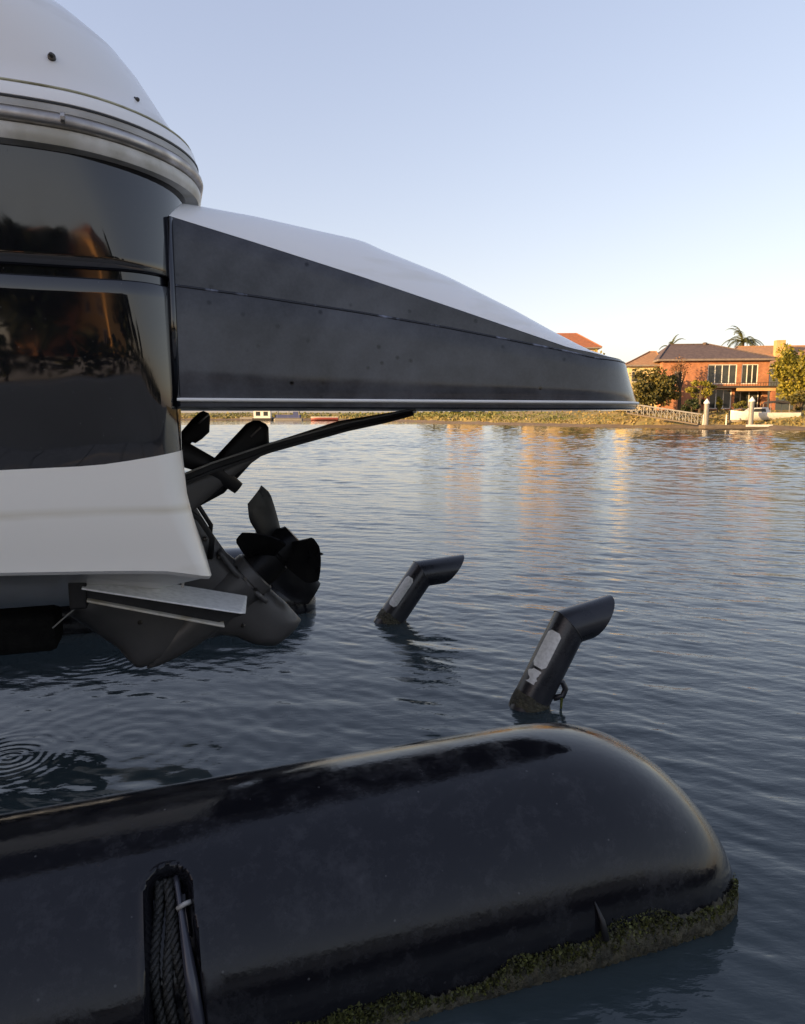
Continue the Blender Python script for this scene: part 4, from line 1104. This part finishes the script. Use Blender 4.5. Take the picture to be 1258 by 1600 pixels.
tree('olive_bush', 'large olive green bush left of the brick house', 'bush', (28.5, 81.0, 1.9), 1.0, (0, 0, 2.4, 3.1, 2.2, 2.3), 'leafolive', 6500, .30, 21, clumps=34, shell=.35)
tree('yellow_shrub', 'small bright yellow green tree before the brick house pier', 'tree', (33.2, 79.5, 1.9), 1.5, (0, 0, 2.5, 1.5, 1.2, .9), 'leafyellow', 1500, .22, 22, clumps=14)
tree('shade_shrub', 'low dark shrub under the yellow green tree', 'shrub', (32.6, 80.2, 1.9), .4, (0, 0, .9, 1.4, 1.0, .9), 'leafdark', 1000, .22, 23, clumps=12)
tree('bright_tree', 'large sunlit yellow green tree at the right edge', 'tree', (44.4, 80.5, 1.9), 2.0, (0, 0, 4.0, 3.3, 2.6, 3.2), 'leafyellow', 6500, .30, 24, clumps=40, shell=.4)
tree('corner_tree', 'rounded green tree at the right edge in front of the tan roof', 'tree', (47.0, 84.0, 2.0), 2.0, (0, 0, 3.9, 2.6, 2.4, 2.8), 'leafgreen', 4200, .3, 25, clumps=26)
tree('low_hedge_bush', 'low green bush below the big tree at the right edge', 'bush', (43.6, 77.8, 1.8), .4, (0, 0, 1.2, 1.7, 1.2, 1.2), 'leafolive', 1700, .22, 26, clumps=16)
tree('conical_shrub', 'small golden conical shrub in front of the patio doors', 'shrub', (36.1, 81.5, 1.9), .3, (0, 0, .85, .55, .5, .9), 'leafyellow', 700, .16, 27, clumps=10, shell=.2)
tree('terrace_shrub', 'small green shrub right of the patio doors', 'shrub', (38.6, 81.0, 1.9), .3, (0, 0, .6, .9, .6, .65), 'leafgreen', 700, .18, 28, clumps=10)
tree('bare_tree', 'thin reddish nearly bare tree against the upper brick wall', 'tree', (32.1, 82.6, 1.9), 2.5, (0, 0, 4.9, 1.5, 1.0, 1.4), 'leafred', 420, .16, 29, clumps=26, shell=.3)
# shrubs hidden/mirrored further along the bank; garden trees added to cut wall reflections
tree('bank_tree', 'dark green tree beyond the swim platform on the far bank', 'tree', (7.0, 158, 2.1), 2.5, (0, 0, 4.6, 4.0, 3.5, 3.6), 'leafgreen', 1800, .6, 30, clumps=22)
tree('garden_tree', 'broad green tree added in front of the terracotta roofed house to cover its wall in the water reflection', 'tree', (29.0, 114, 2.1), 2.5, (0, 0, 5.0, 4.6, 3.0, 4.2), 'leafgreen', 2600, .5, 31, clumps=26)
tree('garden_tree', 'green tree added between the two hidden far houses to break their reflection in the water', 'tree', (18.5, 128, 2.1), 2.5, (0, 0, 4.2, 2.6, 2.5, 3.4), 'leafgreen', 1500, .5, 32, clumps=20)
for i, (x, y, hh, lab) in enumerate([(5.5, -45, 7.0, 'small dark tree on the near bank, left of the mirrored houses'), (10.2, -62, 9.0, 'dark tree on the near bank just left of the mirrored brick house'), (19.5, -58, 10, 'dark tree on the near bank, right of the mirrored houses'), (25, -56, 8.5, 'low dark tree on the near bank, right of the tall tree beside the orange house'), (33, -64, 6.0, 'smallest dark tree on the near bank, standing alone'), (42, -62, 8.0, 'dark tree on the near bank beyond the smallest one')]):
    tree('near_bank_tree', lab, 'tree', (x, y, 1.3), hh * .3, (0, 0, hh * .6, hh * .34, hh * .34, hh * .4), 'leafdark', 2600, .55, 40 + i, 'trees on the near bank', clumps=26)

def palm(name, label, loc, th, nfr, length, seed, lean=0.0):
    rnd = random.Random(seed); t = thing(name, label, 'palm', loc)
    mb = MB(); pts = [(lean * k * k, 0, th * k) for k in [i / 8 for i in range(9)]]
    mb.tube(pts, [.34 - .12 * i / 8 for i in range(9)], 10); mb.build('trunk', 'bark', t)
    top = Vector(pts[-1])
    for i in range(nfr):
        az = 2 * math.pi * i / nfr + rnd.uniform(-.2, .2); el = rnd.choice([78, 60, 45, 28, 12]) + rnd.uniform(-8, 8); L = length * rnd.uniform(.85, 1.1)
        p = top.copy(); d = Vector((math.cos(az) * math.cos(R(el)), math.sin(az) * math.cos(R(el)), math.sin(R(el))))
        rach = [p.copy()]
        for k in range(10):
            d = (d + Vector((0, 0, -.16 - .02 * k))).normalized(); p = p + d * L / 10; rach.append(p.copy())
        mb = MB(); mb.tube(rach, [.05 - .004 * k for k in range(11)], 5)
        for k in range(1, 11):
            tdir = (rach[k] - rach[k - 1]).normalized(); side = tdir.cross(Vector((0, 0, 1))).normalized()
            for sub in (0, .5):
                q = rach[k - 1] + (rach[k] - rach[k - 1]) * sub
                for sg in (-1, 1):
                    ll = L * .2 * math.sin(math.pi * min(.96, (k + sub) / 11 + .06)) ** .6
                    tip = q + (side * sg * .8 + tdir * .6 + Vector((0, 0, -.35 + rnd.uniform(-.1, .1)))).normalized() * ll
                    wv_ = tdir * .09
                    mb.add([q - wv_, q + wv_, tip], [(0, 1, 2)])
        o = mb.build('frond', 'palm', t, fix=False)
        at = o.data.attributes.new('tone', 'FLOAT', 'POINT'); tv = min(1, max(0, rnd.gauss(.45, .25))); at.data.foreach_set('value', [tv] * len(o.data.vertices))
    return t
palm('palm_tree', 'tall palm with arching fronds above the tan tiled roof', (51.5, 109, 2.2), 10.2, 20, 4.2, 51)
palm('palm_tree', 'palm whose fronds just show above the dark roof ridge, left', (38.8, 104, 2.2), 8.7, 13, 2.7, 52)

# ------------------------------------------------------------------ far shore: jetty, gangway, posts, moored boats
def mooring_post(label, x, y, z0, h):
    t = thing('mooring_post', label, 'post', (x, y, z0), 0, 'white capped mooring posts')
    mb = MB(); mb.tube([(0, 0, -.6), (0, 0, h)], .25, 12); mb.build('pile', 'galv', t)
    mb = MB(); mb.tube([(0, 0, h + .002), (0, 0, h + .12), (0, 0, h + .5)], [.3, .3, .03], 12); mb.build('cap', 'hubcaps', t)
mooring_post('white capped post left, beside the gangway foot', 31.7, 74.2, .2, 2.45)
mooring_post('white capped post right, in front of the white moored boat', 36.1, 73.6, .2, 2.65)

g = thing('gangway', 'pale railed gangway sloping down the bank beside the house', 'gangway', (25.6, 78.5, 0))
A_, B_ = Vector((0, 2.0, 1.75)), Vector((6.0, -3.0, .55))
dirv = (B_ - A_); side = Vector((dirv.y, -dirv.x, 0)).normalized() * .6
mb = MB(); mb.add([A_ - side, A_ + side, B_ + side, B_ - side, A_ - side - Vector((0, 0, .15)), A_ + side - Vector((0, 0, .15)), B_ + side - Vector((0, 0, .15)), B_ - side - Vector((0, 0, .15))],
       [(0, 1, 2, 3), (7, 6, 5, 4), (0, 4, 5, 1), (1, 5, 6, 2), (2, 6, 7, 3), (3, 7, 4, 0)]); mb.build('ramp', 'timber', g)
for sg in (-1, 1):
    mb = MB(); o_ = side * sg * .95
    mb.tube([A_ + o_ + Vector((0, 0, 1.0)), B_ + o_ + Vector((0, 0, 1.0))], .06, 6); mb.build('handrail', 'galv', g)
    for i in range(13):
        k = i / 12; p = A_ + dirv * k + o_
        mb = MB(); mb.tube([p, p + Vector((0, 0, 1.0))], .045, 6)
        if i < 12:
            q = A_ + dirv * ((i + 1) / 12) + o_; mb.tube([p + Vector((0, 0, .95)), q + Vector((0, 0, .08))], .03, 5)
        mb.build('baluster', 'galv', g)

j = thing('floating_dock', 'low floating dock along the far bank under the white capped posts', 'dock', (36.0, 73.0, 0))
mb = MB(); mb.box((-5.0, -.3, .05), (9.0, 1.3, .45)); j0 = mb.build('pontoon_deck', 'timber', j); bevel(j0, .05)
mb = MB(); mb.box((-.8, -.42, .28), (1.9, -.31, .5)); mb.build('fender_board', 'trim', j)
for x in (-4.6, -2.2): 
    mb = MB(); mb.tube([(x, 1.1, .4), (x, 1.1, 1.5)], .07, 8); mb.build('dock_stake', 'trim', j)

def runabout():
    b = thing('white_runabout', 'white moored cabin boat at the far dock on the right', 'boat', (38.3, 75.6, .72), R(-4))
    rows = []
    for k in range(13):
        s = -3.4 + 6.8 * k / 12; hw = 1.15 * math.sqrt(max(.02, 1 - max(0, (-s - 0) / 3.45) ** 2.4)) ; sh = .55 + .25 * max(0, -s / 3.4) ** 2
        rows.append([(s, -hw, sh + .45), (s, -hw * .98, sh + .1), (s, -hw * .7, .25), (s, 0, 0), (s, hw * .7, .25), (s, hw * .98, sh + .1), (s, hw, sh + .45)])
    v, f = loft(rows, cap1=True); h_ = recalc(mk('hull', v, f, 'boatwhite', b)); autosmooth(h_, 40)
    v = [p for r in rows for p in (r[0], r[6])]; f = [(2 * i, 2 * i + 1, 2 * i + 3, 2 * i + 2) for i in range(12)]
    mk('deck', [(x, y, z - .05) for x, y, z in v], f, 'boatwhite', b)
    mb = MB(); mb.prism([(-1.9, .95), (-1.2, 1.5), (.2, 1.55), (.5, .95)], -.85, .85); c = mb.build('cabin', 'boatwhite', b); bevel(c, .06)
    mb = MB(); mb.prism([(-1.62, 1.08), (-1.15, 1.4), (-.1, 1.43), (.0, 1.08)], -.865, -.855); mb.build('cabin_window', 'glass', c)
    mb = MB(); mb.prism([(.3, 1.95), (.5, 2.15), (1.2, 2.25), (2.2, 2.15), (2.4, 1.9), (1.2, 2.06)], -.95, .95); cv = mb.build('canopy', 'canvasdark', b)
    for x in (.4, 2.3):
        for y in (-.9, .9):
            mb = MB(); mb.tube([(x, y, .9), (x, y, 1.98)], .03, 6); mb.build('canopy_pole', 'galv', cv)
    mb = MB(); mb.tube([(-3.38, 0, 1.25), (-2.6, -.85, 1.4), (-1.9, -1.0, 1.35)], .03, 6); mb.build('bow_rail', 'steel', b)
    mb = MB(); mb.box((3.35, -.25, .0), (3.75, .25, 1.2)); o = mb.build('outboard', 'canvasdark', b); bevel(o, .1)
runabout()
cd2 = thing('boat_cradle', 'dark timber cradle under the white moored boat', 'cradle', (38.3, 75.6, .3), R(-4))
for x in (-1.8, 0, 1.8):
    mb = MB(); mb.box((x - .15, -1.2, 0), (x + .15, 1.2, .3)); mb.prism([(x - .12, .302), (x + .12, .302), (x + .06, .62), (x - .06, .62)], -1.1, -.6); mb.prism([(x - .12, .302), (x + .12, .302), (x + .06, .62), (x - .06, .62)], .6, 1.1); mb.build('cradle_frame', 'dark', cd2)

def far_jetty():
    x0, y = -36.5, 191
    t = thing('far_jetty', 'distant pale jetty left, under the platform edge', 'jetty', (x0, y, 0))
    mb = MB(); mb.box((-7, -1.2, .35), (9, 1.2, .85)); mb.build('deck', 'galv', t)
    for x in (-6.5, -3.5, -.5, 2.5, 5.5, 8.5):
        mb = MB(); mb.tube([(x, -1, -.5), (x, -1, 1.4)], .16, 7); mb.build('pile', 'timber', t)
    hb = thing('house_barge', 'small white hut barge at the distant jetty', 'barge', (x0 - .5, y - 3.0, 0))
    mb = MB(); mb.box((-2.6, -1.2, -.1), (2.6, 1.2, .6)); o = mb.build('float', 'canvasdark', hb); bevel(o, .1)
    mb = MB(); wall_cells(mb, -2.2, 2.2, .6, 2.9, -1.0, -.9, [(-1.6, -.4, 1.2, 2.3), (.4, 1.6, 1.2, 2.3)]); mb.box((-2.2, -.9, .6), (2.2, 1.0, 2.88)); mb.build('cabin', 'trim', hb)
    for a in (-1.6, .4): MB().box((a, -.92, 1.2), (a + 1.2, -.905, 2.3)).build('cabin_window', 'glass', hb)
    mb = MB(); mb.box((-2.5, -1.25, 2.9), (2.5, 1.25, 3.05)); mb.build('roof', 'trim', hb)
    cb = thing('canopy_boat', 'blue canopied pontoon boat at the distant jetty', 'boat', (x0 + 6.4, y - 3.2, 0))
    for yy in (-.8, .8):
        mb = MB(); mb.tube([(-3.8, yy, .3), (-3.4, yy, .15), (3.6, yy, .15)], [.08, .35, .35], 10); mb.build('pontoon', 'galv', cb)
    MB().box((-3.6, -1.2, .51), (3.6, 1.2, .65)).build('deck', 'galv', cb)
    mb = MB(); mb.box((-3.2, -1.15, .66), (3.2, -1.08, 1.5)); mb.box((-3.2, 1.08, .66), (3.2, 1.15, 1.5)); mb.build('side_panel', 'canvasblue', cb)
    mb = MB(); mb.box((-2.9, -1.2, 2.75), (2.9, 1.2, 2.95)); cv = mb.build('canopy', 'trim', cb)
    for x in (-2.8, 0, 2.8):
        for yy in (-1.1, 1.1):
            mb = MB(); mb.tube([(x, yy, .66), (x, yy, 2.75)], .06, 6); mb.build('canopy_pole', 'galv', cv)
    mb = MB(); mb.box((1.3, -1.0, .66), (2.6, .2, 2.3)); mb.build('seat', 'canvasblue', cb)
    rb = thing('red_dinghy', 'low red and white dinghy moored right of the distant jetty', 'dinghy', (x0 + 16.0, y - 4, 0))
    rows = []
    for k in range(11):
        s = -3.6 + 7.2 * k / 10; hw = 1.1 * math.sqrt(max(.03, 1 - max(0, -s / 3.65) ** 2.2))
        rows.append([(s, -hw, .85), (s, -hw * .9, .3), (s, 0, -.1), (s, hw * .9, .3), (s, hw, .85)])
    v, f = loft(rows, cap1=True); o = recalc(mk('hull', v, f, 'redpaint', rb)); autosmooth(o, 40)
    mb = MB()
    for sg in (-1, 1): mb.tube([(r[0][0], sg * -r[0][1], .88) for r in rows], .09, 6)
    mb.build('gunwale', 'trim', rb)
    mb = MB(); mb.box((.2, -.9, .6), (.7, .9, .68)); mb.build('thwart', 'timber', rb)
far_jetty()

# ------------------------------------------------------------------ the dock the photographer stands on (behind the frame)
dk = thing('timber_dock', 'weathered timber dock beside the near pontoon, where the photographer stands', 'dock', (0, 0, 0), YAW)
for i in range(26):
    x = -6.5 + .5 * i
    mb = MB(); mb.box((x + .006, -5.2, .13), (x + .494, .12, .17)); o = mb.build('board', 'deckwood', dk); bevel(o, .006, 1)
mb = MB(); mb.box((-6.5, -.05, -.05), (6.5, .08, .125)); mb.box((-6.5, -3, -.05), (6.5, -2.85, .125)); mb.build('bearer', 'dark', dk)

hd = thing('hedge', 'unseen dark hedge added along the near bank behind the dock to darken the hull reflection', 'hedge', (6, -9.5, 1.1))  # added out of view so the lower hull mirrors something dark
rh = random.Random(77); its = []
for _ in range(7000):
    x = rh.uniform(-22, 24); its.append((x, rh.gauss(0, .35), abs(rh.gauss(.55, .3)) + .1 * math.sin(x * 2.1), rh.uniform(.12, .26), rh.uniform(0, .7), .2))
leaves_mesh('foliage', its, 'leafdark', hd, 78)
mb = MB()
for i in range(24): mb.tube([(-21 + 1.9 * i, 0, -.1), (-21 + 1.9 * i + .05, 0, .8)], [.05, .02], 6)
o = mb.build('stems', 'bark', hd); o['kind'] = 'stuff'
